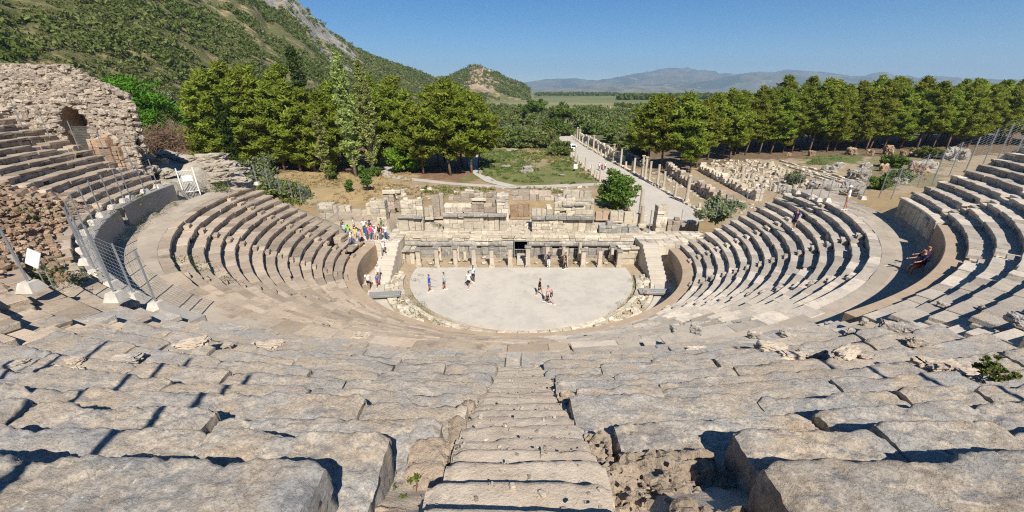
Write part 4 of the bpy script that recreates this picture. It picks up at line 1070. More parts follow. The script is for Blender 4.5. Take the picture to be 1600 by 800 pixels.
b.grid(P); b.add([[axc-aw*1.1, YV+4.55, zb(axc)-.5], [axc+aw*1.1, YV+4.55, zb(axc)-.5], [axc+aw*1.1, YV+4.55, azt+.2], [axc-aw*1.1, YV+4.55, azt+.2]], [[0, 1, 2, 3]])
o = b.build('arch_lining', M['brick'], vault); o.location = (36, 3, -12)
b = MB()
for i in range(22): b.block((axc, YV+.9, zb(axc)+.3+i*.13), (aw*1.96, .03, .10), 0, .004, .4)
o = b.build('gate_panel', plain('louvre_grey_green', (.16, .175, .165), .6, .2), vault); o.location = (36, 3, -12)
# ================================================================== STREET: columns, low walls, van
roadL = np.array([p for p in road_L]); roadR = np.array(road_R)
def edge_at(E, Y): 
    o = np.argsort(E[:, 1]); return float(np.interp(Y, E[o, 1], E[o, 0]))
COLS = [make_column(h, .26, 100+i, i % 3 != 2, i in (4,)) for i, h in enumerate((4.2, 3.4, 2.6, 1.7, 4.5, 1.1))]
first_use = set()
def street_col(k, x, y, label, group, sc=1):
    z = float(gz(x, y)); 
    if k in first_use: o = dup(COLS[k], (x, y, z), rng.uniform(0, 3), sc)
    else: first_use.add(k); o = COLS[k]; o.location = (x, y, z); o.scale = (sc, sc, sc)
    o['label'] = label; o['group'] = group; return o
right_px = [(1087, 328, 5), (1084, 314, 0), (1062, 318, 4), (1047, 308, 2), (1038, 296, 1), (1028, 291, 0), (1012, 285, 0), (1007, 281, 4), (1003, 278, 4), (991, 271, 1), (986, 270, 2), (978, 264, 3), (968, 260, 0), (955, 254, 4), (947, 249, 2), (942, 247, 3), (935, 243, 3), (931, 240, 2), (923, 236, 4), (915, 231, 1), (912, 229, 3), (906, 226, 2), (901, 223, 4), (897, 220, 4), (893, 217, 3), (887, 212, 4), (884, 209, 2), (880, 206, 3), (877, 204, 4), (875, 202, 1)]
for i, (px, py, k) in enumerate(right_px):
    P = onz(px, py, PL); x = edge_at(roadR, P[1])+.5+(P[0]-edge_at(roadR, P[1]))*.3
    street_col(k, x, P[1], '%s column along the right side of the marble street, counted from the stage' % nth(i), 'columns along the right of the street', 1.0)
left_px = [(943, 284, 2), (937, 280, 3), (933, 277, 3), (928, 273, 2), (921, 266, 1), (917, 262, 3), (908, 257, 2), (905, 253, 0), (899, 246, 3), (895, 243, 2), (889, 237, 3), (868, 198, 4), (866, 197, 2), (870, 201, 1), (872, 206, 3)]
for i, (px, py, k) in enumerate(left_px):
    P = onz(px, py, PL); x = edge_at(roadL, P[1])-.6
    street_col(k, x, P[1], '%s column along the left side of the marble street, counted from the stage' % nth(i), 'columns along the left of the street', .9)
for k in range(6):
    if k not in first_use: o = COLS[k]; [bpy.data.objects.remove(c) for c in list(o.children)]; bpy.data.objects.remove(o)
def line_wall(label, pts, h, w, mat, seed, bl=(.5, 1.2), miss=.06, hv=.25, name='ruined_wall', z0=None, part='masonry'):
    r = random.Random(seed); P = [PG(*p) for p in pts]; t = thing(name, label, 'wall', tuple(P[0])); b = MB()
    for A, B in zip(P[:-1], P[1:]):
        L = np.hypot(*(B-A)[:2]); s = 0; a = math.atan2(B[1]-A[1], B[0]-A[0])
        while s < L:
            l = r.uniform(*bl); q = (s+l/2)/L; c = A+(B-A)*min(q, 1)
            hh = h*(1-hv+hv*2*r.random()) if r.random() > .25 else h*.5
            n = max(1, int(hh/.4)); zz = 0
            for i in range(n):
                if r.random() > miss: b.block((c[0]-P[0][0]+r.uniform(-.06, .06), c[1]-P[0][1]+r.uniform(-.06, .06), float(gz(c[0], c[1]))-P[0][2]+zz+hh/n/2-.1), (l*1.02, w+r.uniform(-.1, .1), hh/n), a+r.uniform(-.06, .06), .04, r.uniform(-.05, .05), .03, r)
                zz += hh/n
            s += l
    b.build(part, M[mat], t); return t
line_wall('low kerb wall of blocks running under the right street columns', [(1092, 330), (1016, 286), (960, 254), (908, 224), (884, 206)], .45, .7, 'marble', 1, name='kerb_wall')
line_wall('low kerb wall of blocks along the left street columns', [(946, 286), (910, 258), (892, 240)], .5, .7, 'marble', 2, name='kerb_wall')
line_wall('continuous wall with many dark gaps behind the far right street columns', [(975, 256), (948, 240), (925, 226), (905, 216)], 2.2, .6, 'marble', 3, (.5, .9), .04, .2)
line_wall('ragged brownish wall with deep shade behind the near street columns', [(1140, 330), (1095, 303), (1062, 284), (1042, 270)], 1.9, 1.0, 'rubble', 4, (.4, .9), .1, .4)
line_wall('second ragged stone wall beyond the near street columns', [(1185, 314), (1150, 296), (1118, 279), (1096, 267)], 1.5, 1.3, 'marble', 5, (.4, .9), .1, .4)
line_wall('low crumbled wall of dark stones beside the street under the pines', [(1005, 262), (982, 252), (972, 246)], 2.0, .8, 'dark_marble', 6, (.6, 1.0), .1, .3)
for i, (pts, h) in enumerate((([(1225, 258), (1290, 275), (1340, 290)], .4), ([(1235, 262), (1300, 281), (1335, 292)], .4), ([(1240, 268), (1290, 282), (1330, 296)], .4), ([(1218, 252), (1260, 262), (1345, 287)], .45))):
    line_wall('%s long row of stone steps in the field, counted from the seats' % nth([2, 1, 0, 3][i]), pts, h, .6, 'marble', 20+i, (.9, 1.6), .05, .15, name='stone_bench')
# scattered rubble between the near walls and the street
sp = []
for i in range(100):
    u = rng.random(); px = 1010+u*150+rng.uniform(-8, 30); py = 275+u*55+rng.uniform(-10, 8); P = PG(px, py)
    if P[0] > edge_at(roadR, P[1])+1.5: sp.append(P)
for i, P in enumerate(sp):
    put('fallen_block', STM[i % 8], (P[0], P[1], P[2]+.08), rng.uniform(.4, .95), rng.uniform(0, 6), 'rough pale block lying in the ruins between the street columns and the ragged walls', 'stone', 'loose blocks beside the street', (rng.uniform(-.2, .2), rng.uniform(-.2, .2)))
# the stone field: rows of stored architectural blocks and drums
rows = []
for j in range(11):
    py = 252+j*4.4; xa = 1112+max(0, j-3)*9.5; xb = 1212+j*9.0 if j < 7 else 1270-(j-7)*14
    px = xa+rng.uniform(0, 3); n = 0
    while px < xb and n < 26:
        rows.append((px, py+rng.uniform(-2.2, 2.2)+(px-xa)*.05, j, n)); px += rng.uniform(3.6, 8.0); n += 1
seen = set()
for (px, py, j, n) in rows:
    P = PG(px, py); kind = rng.random(); s = rng.uniform(.5, 1.35)
    lab = 'stored stone block, %s from left in the %s row of the stone field' % (nth(n), nth(j))
    if kind < .2: put('column_drum', DRUM[n % 3], (P[0], P[1], P[2]-.05), s, 0, lab.replace('stone block', 'column drum'), 'column drum', 'stored stones in the field')
    else: put('stored_block', STM[(j*3+n) % 8], (P[0], P[1], P[2]+.22*s), s, rng.uniform(0, 3), lab, 'stone', 'stored stones in the field', (rng.choice((0, .2, 1.4)), rng.uniform(-.4, .4)))
BO = [(1295, 268, 3.6, 'large grey squared boulder with a lighter top in the field right of the street'), (1340, 279, 4.6, 'biggest dark grey boulder block near the end of the stone benches'), (1310, 262, 2.4, 'smaller grey block standing behind the biggest boulder'), (1352, 262, 2.2, 'flat pale boulder on the grass beyond the biggest boulder'), (1385, 255, 2.0, 'grey boulder beneath the right pine trunks'), (1283, 302, 5.0, 'long flat grey rock ledge just behind the lower right fence'), (1328, 304, 4.5, 'pale broken rock ledge beside the standing visitor with a phone'), (1228, 303, 2.2, 'tarpaulin grey heap of stones at the end of the lower right seats'), (1405, 286, 3.2, 'grey rock beside the yellow dry grass by the upper right fence'), (1440, 268, 5.5, 'big grey rock slope behind the right fence posts'), (1490, 250, 6.5, 'highest grey rock slope behind the right fence posts')]
for i, (px, py, s, lab) in enumerate(BO):
    P = PG(px, py); put('boulder', GRAYST[i % 4], (P[0], P[1], P[2]+.12*s), s, rng.uniform(-.4, .4)+.4, lab, 'boulder', None, (0, rng.uniform(-.1, .1)))
for i, (px, py, s, lab) in enumerate([(1330, 242, 3.0, 'leaning reddish masonry chunk in front of the pine trunks'), (1387, 242, 3.4, 'largest upright reddish masonry chunk before the pines'), (1410, 243, 1.6, 'small reddish chunk right of the largest masonry chunk'), (1358, 243, 1.7, 'low reddish lump between the two masonry chunks'), (1424, 244, 1.5, 'rightmost small reddish lump before the pines'), (1432, 273, 3.4, 'reddish rock lump near the bushes beside the upper right fence'), (1268, 244, 1.8, 'pale red lump at the left end of the pine trunks'), (1380, 268, 1.8, 'low red stone heap left of the dark bushes'), (1232, 244, 1.4, 'leftmost reddish lump at the edge of the pine shade')]):
    P = PG(px, py); put('masonry_chunk', BRST[i % 4], (P[0], P[1], P[2]+.3*s), (s*.85, s*.8, s), rng.uniform(0, 3), lab, 'masonry chunk')
for i, (px, py, s, sc3, lab) in enumerate([(825, 268, 2.2, (1, .7, 1.5), 'rough grey standing ruin stone on the green grass'), (818, 270, 1.5, (1, .8, .8), 'low stone leaning at the foot of the standing ruin stone'), (790, 262, 1.8, (1.3, .8, .35), 'flat scatter of pale stone left of the standing ruin stone'), (800, 236, 2.0, (1.6, .8, .4), 'pale stones at the edge of the thicket'), (878, 275, 1.3, (1, .8, .4), 'flat pale stone on the grass near the street')]):
    P = PG(px, py); put('boulder', GRAYST[i % 4], (P[0], P[1], P[2]+.2*s), tuple(s*v for v in sc3), rng.uniform(-.3, .3), lab, 'boulder')
# rocks at the left end of the upper seats
LB = [(262, 238, 2.6), (300, 246, 3.2), (330, 245, 3.6), (350, 258, 3.0), (285, 258, 2.8), (240, 248, 2.2), (318, 262, 3.4), (225, 262, 2.2), (255, 265, 2.4), (372, 262, 2.2), (345, 272, 2.4), (205, 268, 2.0), (375, 276, 1.8)]
o_ = sorted(range(len(LB)), key=lambda i: LB[i][0])
for i, (px, py, s) in enumerate(LB):
    P = oncone(px, py, 28.86, 9.2) if px < 260 else ony(px, py, 3.0+(262-py)*.12)
    put('rock_slab', PALEST[i % 4], (P[0], P[1], P[2]-.25), (s*.8, s*.7, s*.42), rng.uniform(-.4, .4), 'pale flat rock slab, %s from the left on the ledge beyond the ruined vault' % nth(o_.index(i)), 'rock', 'rock slabs on the left ledge', (rng.uniform(-.1, .1), rng.uniform(-.1, .1)))
b = MB(); X, Y = np.meshgrid(np.linspace(-43, -26.5, 50), np.linspace(-6, 9, 44), indexing='ij')
e = np.minimum(np.minimum(X+43, -26.5-X)*.8, np.minimum(Y+6, 9-Y)); n = fbm(np.stack([X*.35, Y*.35, X*0], -1), 5)
Z = 9.4+.12*(-X-27)+1.1*np.abs(n)+.3*np.round(n*3) - 7*(1-sstep(0, 3.2, e)); b.grid(np.stack([X, Y, Z], -1), False)
tag(b.build('rock_ledge', M['pale_rock']), 'bleached rocky ledge between the ruined vault and the left fence', 'ledge', kind='structure')
# van
P = PG(894, 236)
van = thing('parked_van', 'small white van on the marble street', 'van', tuple(P+[0, 0, .06]), R_(6))
b = MB(); prof = [(-2.2, .35), (-2.2, 1.0), (-2.1, 1.25), (-1.6, 1.85), (-1.3, 1.95), (2.0, 1.95), (2.2, 1.7), (2.25, .35)]
pv = np.array(prof); n = len(pv)
V = np.concatenate([np.stack([np.full(n, s*.85*1), pv[:, 0], pv[:, 1]], -1) for s in (-1, 1)])
b.add(V, [[i, (i+1) % n, n+(i+1) % n, n+i] for i in range(n)]); cI = len(V)
b.add(np.concatenate([V, [[-.85, 0, 1], [.85, 0, 1]]]), None, [[2*n, (i+1) % n, i] for i in range(n)]+[[2*n+1, n+i, n+(i+1) % n] for i in range(n)]); b.build('body', M['white_paint'], van)
b = MB(); b.add([[-.72, -2.06, 1.33], [.72, -2.06, 1.33], [.66, -1.63, 1.83], [-.66, -1.63, 1.83]], [[0, 1, 2, 3]]); 
b.build('windscreen', plain('dark_glass', (.02, .025, .03), .1), van)
for s in (-1, 1):
    b = MB(); b.block((s*.855, -.2, 1.5), (.02, 2.4, .45), 0, .005); b.build('side_window', bpy.data.materials['dark_glass'], van)
    b = MB(); b.block((s*.65, -2.22, .85), (.3, .05, .16), 0, .02); b.build('headlight', M['steel'], van)
    for yy in (-1.45, 1.5):
        b = MB(); b.tube([(s*.70, yy, .33), (s*.72, yy, .33), (s*.87, yy, .33), (s*.89, yy, .33)], [.26, .33, .33, .26], 14); b.build('wheel', M['black'], van)

# ================================================================== FENCES
def post(parent, base, h, r=.032, foot=True, off=(0, 0, 0)):
    b = MB(); p = np.array(base)-np.array(off); b.tube([p, p+[0, 0, h]], r, 6); o = b.build('post', M['steel'], parent)
    if foot:
        b = MB(); c = p+[0, 0, .11]; V = _S.copy(); k = np.where(V[:, 2:3] > 0, .62, 1.0)
        V = V*np.array([.26, .26, .15])*np.concatenate([k, k, np.ones_like(k)], 1)*(1-.06*(1-_A)); b.add(V+c, _Q, _T); b.build('post_base', M['white_block'], parent)
def fence(label, bases, h, foot=True, panels=None, name='wire_fence', foots=None, nw=13):
    B = [np.array(p, float) for p in bases]; t = thing(name, label, 'fence', tuple(B[0]))
    for i, p in enumerate(B): post(t, p, h, .034 if h < 4 else .055, foot if foots is None else foots[i], B[0])
    for i in (panels if panels is not None else range(len(B)-1)):
        b = MB(); a, e = B[i]-B[0], B[i+1]-B[0]; L = np.linalg.norm(e-a)
        for z in np.linspace(.15, h-.06, nw): b.tube([a+[0, 0, z], e+[0, 0, z]], .0045, 3, False)
        for s in np.arange(.1, L, .32): c = a+(e-a)*s/L; b.tube([c+[0, 0, .15], c+[0, 0, h-.06]], .0035, 3, False)
        b.build('wire_mesh', M['wire'], t)
    return t
ringp = lambda px, py: oncone(px, py, 28.86, 10.02, .0)
def rimpost(px, py, r=29.25, z=10.04):
    P = onz(px, py, z); a = math.atan2(P[1], P[0]); return np.array([r*cos(a), r*sin(a), z])
lf = [(242, 293), (219, 301), (199, 311), (188, 316), (172, 326), (158, 338), (146, 350), (140, 365), (135, 380), (137, 393), (148, 409), (170, 425), (200, 442), (232, 460), (272, 472)]
fence('curved wire mesh fence on white concrete feet along the left podium wall', [rimpost(*p) for p in lf], 2.15)
P1, P2 = oncone(185, 472), oncone(54, 459); 
fence('near wire mesh fence with two tall posts crossing the left rows', [P2+[0, 0, .15], P1+[0, 0, .12]], 2.5, panels=[])
fence('wire fence climbing from the ruined vault along the upper left seats', [oncone(*p) for p in ((36, 200), (78, 215), (123, 232), (168, 250), (210, 270))], 2.0, False, [])
fence('wire mesh fence with tall slanting posts behind the far left seats', [ony(p[0], p[1], 1.6) for p in ((327, 302), (360, 300), (382, 294))]+[onz(p[0], p[1], z) for p, z in (((402, 288), 8.5), ((421, 293), 8.0), ((439, 303), 7.3), ((457, 309), 6.5), ((471, 313), 5.9), ((500, 335), 4.8), ((530, 345), 3.6))], 2.0, foots=[True]*4+[False]*6)
fence('tall wire fence climbing along the end of the upper right seats', [oncone(*p) for p in ((1373, 309), (1392, 312), (1433, 292), (1457, 287), (1483, 275), (1508, 269), (1536, 256), (1559, 248), (1589, 236), (1618, 226))], 2.3, False)
fence('wire fence with short posts along the end of the lower right seats', [onz(p[0], p[1], z) for p, z in (((1063, 352), 2.9), ((1103, 344), 4.2), ((1118, 341), 4.8), ((1141, 333), 5.6), ((1163, 329), 6.4), ((1185, 317), 7.3), ((1212, 307), 8.0), ((1245, 302), 8.5), ((1266, 310), 8.5), ((1278, 314), 8.5), ((1292, 314), 8.5), ((1347, 311), 8.6))], 1.9, foots=[False]*7+[True]*5)
# fence behind the photographer whose posts throw shadows on the near rows
fence('metal fence with tall posts on the rows above the stair', [np.array([-3.15, -40.3, 15.4]), np.array([-5.05, -39.6, 15.4]), np.array([-7.4, -38.9, 15.4]), np.array([7.9, -38.5, 15.4])], 4.2, False, [])
# white gate
t = thing('white_gate', 'white barred gate with a small white notice at the end of the left walkway', 'gate')
A, B = onz(288, 306, 8.6), onz(313, 303, 8.6); t.location = tuple(A); d = B-A; L = np.hypot(d[0], d[1]); t.rotation_euler = (0, 0, math.atan2(d[1], d[0]))
for s in (0, 1): b = MB(); b.block((s*L, 0, 1.15), (.09, .09, 2.4), 0, .01); b.build('post', M['white_paint'], t)
b = MB(); b.block((L/2, 0, .3), (L, .05, .05), 0, .01); b.block((L/2, 0, 2.1), (L, .05, .05), 0, .01)
for i in range(11): b.tube([(L*(i+.5)/11, 0, .3), (L*(i+.5)/11, 0, 2.1)], .014, 5)
b.build('barred_leaf', M['white_paint'], t); b = MB(); b.block((L/2, -.05, 1.45), (.75, .02, .5), 0, .005); b.build('notice', M['white_paint'], t)
# white board on the near fence
P = oncone(70, 440); 
t = thing('sign_board', 'plain white tilted board fixed to thin legs among the fallen left rows', 'sign', tuple(P)); t.rotation_euler = (0, 0, R_(-28))
b = MB(); b.block((0, 0, .85), (1.05, .04, .52), 0, .01, R_(-25)); b.build('board', M['white_paint'], t)
for s in (-1, 1): b = MB(); b.tube([(s*.4, .05, -.2), (s*.4, .05, .8)], .02, 6); b.build('leg', M['steel'], t)
for i, (px, py, lab) in enumerate(((899, 268, 'white information board at the edge of the grass beside the street'), (924, 268, 'small white board among the left street columns'))):
    P = PG(px, py); t = thing('information_board', lab, 'sign', tuple(P)); b = MB(); b.block((0, 0, 1.2), (.9-.3*i, .06, 1.1-.4*i), 0, .01); b.build('board', M['white_paint'], t); b = MB(); b.tube([(0, .06, 0), (0, .06, 1.2)], .04, 6); b.build('post', M['steel'], t)
P = PG(610, 226); t = thing('flag_pole', 'white pole with a red top between the poplar and the central pines', 'pole', tuple(P)); b = MB(); b.tube([(0, 0, 0), (0, 0, 4.2)], .07, 6); b.build('pole', M['white_paint'], t); b = MB(); b.tube([(0, 0, 4.2), (0, 0, 5.2)], .12, 6); b.build('top', plain('red_paint', (.45, .04, .03)), t)
# small slatted pole in the grass
P = PG(866, 262); t = thing('wooden_post', 'thin dark post in the bare soil beside the thicket', 'post', tuple(P)); b = MB(); b.tube([(0, 0, 0), (0, 0, 4)], .06, 6); b.build('pole', M['wood'], t)
# far ruins
def farruin(label, px0, px1, yt, yb, Y, mat, seed):
    A = ony(px0, yb, Y); B = ony(px1, yt, Y); t = thing('brick_ruin', label, 'ruin', ((A[0]+B[0])/2, Y, A[2]))
    W, Hh = B[0]-A[0], B[2]-A[2]; b = MB(); r = np.random.RandomState(seed); n = 9
    for i in range(n):
        u = (i+.5)/n; hh = Hh*(.55+.45*r.rand())*(1-.5*abs(u-.6)); b.block(((u-.5)*W, r.uniform(-.5, .5), hh/2-2), (W/n*1.05, W*.35, hh+4), r.uniform(-.1, .1), .3, 0, W*.03, rng)
    b.build('masonry', M[mat], t)
farruin('broken red brick wall rising from the thicket left of the pine', 941, 955, 163, 176, 300, 'brick', 1)
farruin('tall jagged grey and red ruin far beyond the thicket', 1012, 1026, 151, 170, 330, 'rubble', 2)
farruin('reddish ruin tower on the plain at the left edge of the pine grove', 1072, 1084, 157, 170, 310, 'brick', 3)
farruin('low brick stump beside the tall jagged ruin', 1031, 1042, 161, 169, 330, 'brick', 4)
# loose stones edging the rows in front of the camera
ls = [(12, 549), (75, 549), (105, 544), (185, 541), (262, 537), (300, 535), (352, 534), (408, 534), (430, 534), (454, 534), (566, 533), (1092, 541), (1120, 546), (1146, 545), (1207, 541), (1272, 545), (1308, 548), (1325, 548), (1360, 547), (1472, 552), (1548, 552), (1590, 546), (1240, 549), (1420, 549)]
o_ = sorted(range(len(ls)), key=lambda i: ls[i][0])
for i, (px, py) in enumerate(ls):
    P = oncone(px, py-2, 28.86, 10.02); P[2] = surf_up(P)-.02; big = rng.random() < .45; s = (.48 if big else .27)*rng.uniform(.75, 1.15)
    put('loose_stone', (TANST if i % 3 else NEARST)[i % 3], (P[0], P[1], P[2]+.06), (s*1.25, s, s*.6), rng.uniform(-.4, .4), 'rough loose stone, %s from the left in the line across the near rows' % nth(o_.index(i)), 'stone', 'loose stones on the near rows', (rng.uniform(-.1, .1), rng.uniform(-.1, .1)))
ls = [(1415, 505), (1440, 520), (1300, 500), (1350, 503), (1392, 508), (1330, 512), (1545, 470), (1590, 492), (1180, 520), (1000, 520), (1050, 530), (1085, 527), (1480, 470), (1230, 520)]
o_ = sorted(range(len(ls)), key=lambda i: ls[i][0])
for i, (px, py) in enumerate(ls):
    P = oncone(px, py, 28.86, 10.02); P[2] = surf_up(P)-.02; s = rng.uniform(.25, .48); put('loose_stone', NEARST[i % 6], (P[0], P[1], P[2]+.1), s, rng.uniform(0, 3), 'loose rough stone, %s from the left among the rows behind the right podium wall' % nth(o_.index(i)), 'stone', 'loose stones on the right rows', (rng.uniform(-.2, .2), 0))
# ================================================================== VEGETATION
def leaves(C, Rad, per, size, seed, up=.3, aspect=.45, shell=.55, outc=None, outw=.0):
    """per leaf faces scattered through each clump (C: centres, Rad: radii xyz)"""
    r = np.random.RandomState(seed); n = len(C)*per
    c = np.repeat(C, per, 0); R = np.repeat(Rad, per, 0)
    d = r.normal(size=(n, 3)); d /= np.linalg.norm(d, axis=1)[:, None]
    q = (shell+(1-shell)*r.rand(n))[:, None]**1.0; P = c+d*R*q
    nm = d*.8 + np.array([0, 0, .25+.5*up]) + r.normal(size=(n, 3))*.5; nm /= np.linalg.norm(nm, axis=1)[:, None]
    ax = np.cross(nm, r.normal(size=(n, 3))); ax[:, 2] = np.abs(ax[:, 2]); ax /= np.linalg.norm(ax, axis=1)[:, None]
    s = np.cross(ax, nm); s /= np.linalg.norm(s, axis=1)[:, None]
    L = size*(.6+.8*r.rand(n))[:, None]; W = L*aspect
    V = np.stack([P-s*W*.5, P+s*W*.5, P+s*W*.35+ax*L, P-s*W*.35+ax*L], 1).reshape(-1, 3)
    return V, np.arange(n*4).reshape(-1, 4)
def mk_tree(name, label, cat, trunk, limbs, crown, tmat, cmat):
    t = thing(name, label, cat); b = MB(); b.tube(trunk[0], trunk[1], 8)
    for pts, rd in limbs: b.tube(pts, rd, 5)
    b.build('trunk', tmat, t, True)
    b = MB()
    for V, Q in crown: b.add(V, Q)
    b.build('crown', cmat, t); return t
def pine(seed, h=17, r0=4.0, bare=.35, lean=0.0, mat='pine', n=150, csize=1.0, per=46, flat=.55, nb=28):
    r = np.random.RandomState(seed); bend = r.uniform(-.6, .6, 2)
    tr = lambda z: np.array([lean*z+bend[0]*sin(z/h*3), bend[1]*sin(z/h*2.6), z])
    zs = np.linspace(-.4, h*.95, 9); trunk = ([tr(z) for z in zs], [.27*(1-.85*max(0, z)/h)+.03 for z in zs])
    C, Rd, limbs = [], [], []
    for i in range(nb):
        u = bare+(1-bare)*((i+.3)/nb); z = u*h; t_ = (u-bare)/(1-bare)
        rad = r0*(min(1, t_/.20)**.5)*((1-t_)**.62*.35+(1-t_**2.6)*.65)*r.uniform(.6, 1.2)+.3; a = i*2.4+r.uniform(-.5, .5)
        base = tr(z*.96); tip = tr(z)+np.array([cos(a)*rad, sin(a)*rad, rad*.22*(1+t_)+r.uniform(-.3, .3)])
        limbs.append(([base, (base+tip)/2+[0, 0, -.1], tip], [.07*(1.2-t_), .05*(1.2-t_), .015]))
        for k in range(max(2, int(rad*1.7))):
            f = .35+.7*(k+.5)/max(2, int(rad*1.7)); p = base+(tip-base)*f+r.normal(size=3)*np.array([.5, .5, .3])
            C.append(p); s = csize*r.uniform(.65, 1.15); Rd.append([s, s, s*flat])
    for k in range(7): p = tr(h)+r.normal(size=3)*np.array([.5, .5, .5]); C.append(p); Rd.append([.7*csize]*3)
    C, Rd = np.array(C), np.array(Rd)
    return mk_tree('pine_tree', '', 'tree', trunk, limbs, [leaves(C, Rd, per, .62*csize, seed, .75, .30, .45)], M['wood'], M[mat])
def blob_tree(seed, name, h, rx, mat, trunk_h=.25, n=70, csize=1.1, per=50, lsize=.5, tmat='wood', zshape=1.0, aspect=.55):
    r = np.random.RandomState(seed); C, Rd, limbs = [], [], []
    hc = h*(1-trunk_h)/2; zc = h*trunk_h+hc
    for i in range(n):
        d = r.normal(size=3); d /= np.linalg.norm(d); q = r.uniform(.35, .95)*(1+.18*r.normal())
        p = np.array([0, 0, zc])+d*np.array([rx, rx, hc*zshape])*q; p[2] = max(p[2], h*trunk_h*.6); C.append(p); s = csize*r.uniform(.6, 1.2); Rd.append([s, s, s*.8])
        if i % 7 == 0: limbs.append(([np.array([0, 0, h*trunk_h*.7]), p*.55+np.array([0, 0, zc*.3]), p], [.09, .06, .02]))
    trunk = ([(0, 0, -.3), (.05, 0, h*.3), (0, .1, h*.7)], [.05*h*.5, .035*h*.5, .02])
    return mk_tree(name, '', 'tree' if h > 3.5 else 'bush', trunk, limbs, [leaves(np.array(C), np.array(Rd), per, lsize, seed, .35, aspect, .45)], M[tmat], M[mat])
def column_tree(seed, name, h, r0, mat, tmat, n=150, csize=.8, per=40, lsize=.4, bare=.12, stems=1, power=.6, sweep=1.6):
    r = np.random.RandomState(seed); C, Rd, limbs = [], [], []
    for i in range(n):
        u = r.rand()**.85; rad = r0*(min(1, (u+.05)/.25))*(1-u**2.2)**power*r.uniform(.2, 1.0); a = r.rand()*2*pi
        z = h*(bare+(1-bare)*u); p = np.array([cos(a)*rad, sin(a)*rad, z]); C.append(p); s = csize*r.uniform(.5, 1.1)*(1-.5*u); Rd.append([s*.75, s*.75, s*1.3])
        if stems and i % 4 == 0: limbs.append(([np.array([p[0]*.15, p[1]*.15, max(.5, z-rad*sweep-1)]), p*[.7, .7, 1]-[0, 0, .5], p], [.07*(1.1-u), .05*(1.1-u), .015]))
    trunk = ([(0, 0, -.3), (0, 0, h*.4), (.1, 0, h*.92)], [.028*h*.6, .018*h*.6, .03])
    return mk_tree(name, '', 'tree', trunk, limbs, [leaves(np.array(C), np.array(Rd), per, lsize, seed, 1.2, .5, .3)], M[tmat], M[mat])
used = set()
def plant(proto, x, y, label, group=None, sc=1.0, rz=None, z=None, lean=None):
    z = float(gz(x, y)) if z is None else z; rz = rng.uniform(0, 6.3) if rz is None else rz
    if proto.name in used: o = dup(proto, (x, y, z), rz, sc)
    else: used.add(proto.name); o = proto; o.location = (x, y, z); o.rotation_euler = (0, 0, rz); o.scale = (sc, sc, sc) if np.isscalar(sc) else sc
    o['label'] = label
    if group: o['group'] = group
    return o
# --- pine grove on the right: three ranks
GP = [pine(200+i, 18.5+1.5*(i % 3), 5.2-.5*(i % 2), .17+.06*(i % 3), .06+.03*(i % 2), 'pine', n=0, csize=1.25, per=60, nb=38) for i in range(6)]
ranks = []
for j in range(4):
    n = [25, 24, 23, 22][j]
    for i in range(n):
        u = (i+.5+rng.uniform(-.25, .25))/n; px = 1128+u*(520-j*5)-j*14; P = onz(px, 243-18*u-j*1.0, PL); d = P-ORG; d = d[:2]/np.hypot(*d[:2])
        ranks.append((j, P[0]+d[0]*j*8.5+rng.uniform(-1, 1), P[1]+d[1]*j*8.5+rng.uniform(-1.5, 1.5), u))
for j in range(4):
    q = sorted([t for t in ranks if t[0] == j], key=lambda t: t[3])
    for i, (jj, x, y, u) in enumerate(q):
        plant(GP[(i*5+j*2+i//3) % 6], x, y, '%s pine from the left in the %s rank of the leaning pine grove' % (nth(i), ['front', 'second', 'third', 'back'][j]), 'pines of the leaning grove', (.62+.24*min(1, u/.22)+.05*u+.02*j)*rng.uniform(.86, 1.06), rng.uniform(-.9, .9))
# --- big pines right of the street, in front of the grove
FP = [pine(220+i, 15, 5.0, .28, .03, 'pine', csize=1.2, per=60) for i in range(3)]
FR = [(1012, 262, 1.0), (1034, 264, .98), (1062, 266, 1.02), (1088, 262, .95), (1078, 270, .62), (1105, 250, 1.0), (1140, 250, .95), (1128, 248, 1.05), (1000, 252, .8)]
o_ = sorted(range(len(FR)), key=lambda i: FR[i][0])
for i, (px, py, s) in enumerate(FR):
    P = onz(px, py, PL); plant(FP[i % 3], P[0], P[1], '%s pine from the left in the clump between the street and the grove' % nth(o_.index(i)), 'pines between the street and the grove', s)
# --- pines left of the stage
LP = [pine(240+i, 18, 4.6, .10, .0, 'pine', csize=1.25, per=58) for i in range(4)]
LT = [(330, 262, .88), (348, 255, 1.0), (385, 262, .98), (400, 258, 1.05), (425, 262, 1.02), (445, 266, 1.0), (470, 268, 1.0), (492, 268, .95), (520, 270, .9), (415, 250, 1.15), (450, 252, 1.12), (490, 252, 1.1), (530, 256, 1.0), (355, 246, 1.05), (595, 262, .95), (615, 258, .98), (640, 256, .9), (380, 244, 1.15), (545, 262, .85), (465, 246, 1.2), (590, 250, 1.1), (625, 248, 1.1)]
o_ = sorted(range(len(LT)), key=lambda i: LT[i][0])
for i, (px, py, s) in enumerate(LT):
    P = PG(px, py); plant(LP[i % 4], P[0], P[1], '%s pine from the left in the dense dark pine stand left of the stage' % nth(o_.index(i)), 'pines of the left stand', s*.98)
CPn = [pine(260+i, 17, 5.6, .22, .02, 'pine', csize=1.25, per=64) for i in range(3)]
CT = [(704, 274, 1.05), (737, 270, .98), (662, 272, .80), (685, 262, 1.0), (722, 260, 1.05), (650, 264, .85), (748, 262, .9), (695, 252, 1.05)]
o_ = sorted(range(len(CT)), key=lambda i: CT[i][0])
for i, (px, py, s) in enumerate(CT):
    P = PG(px, py); plant(CPn[i % 3], P[0], P[1], '%s pine from the left in the spreading clump behind the middle of the stage' % nth(o_.index(i)), 'pines of the central clump', s*.98)
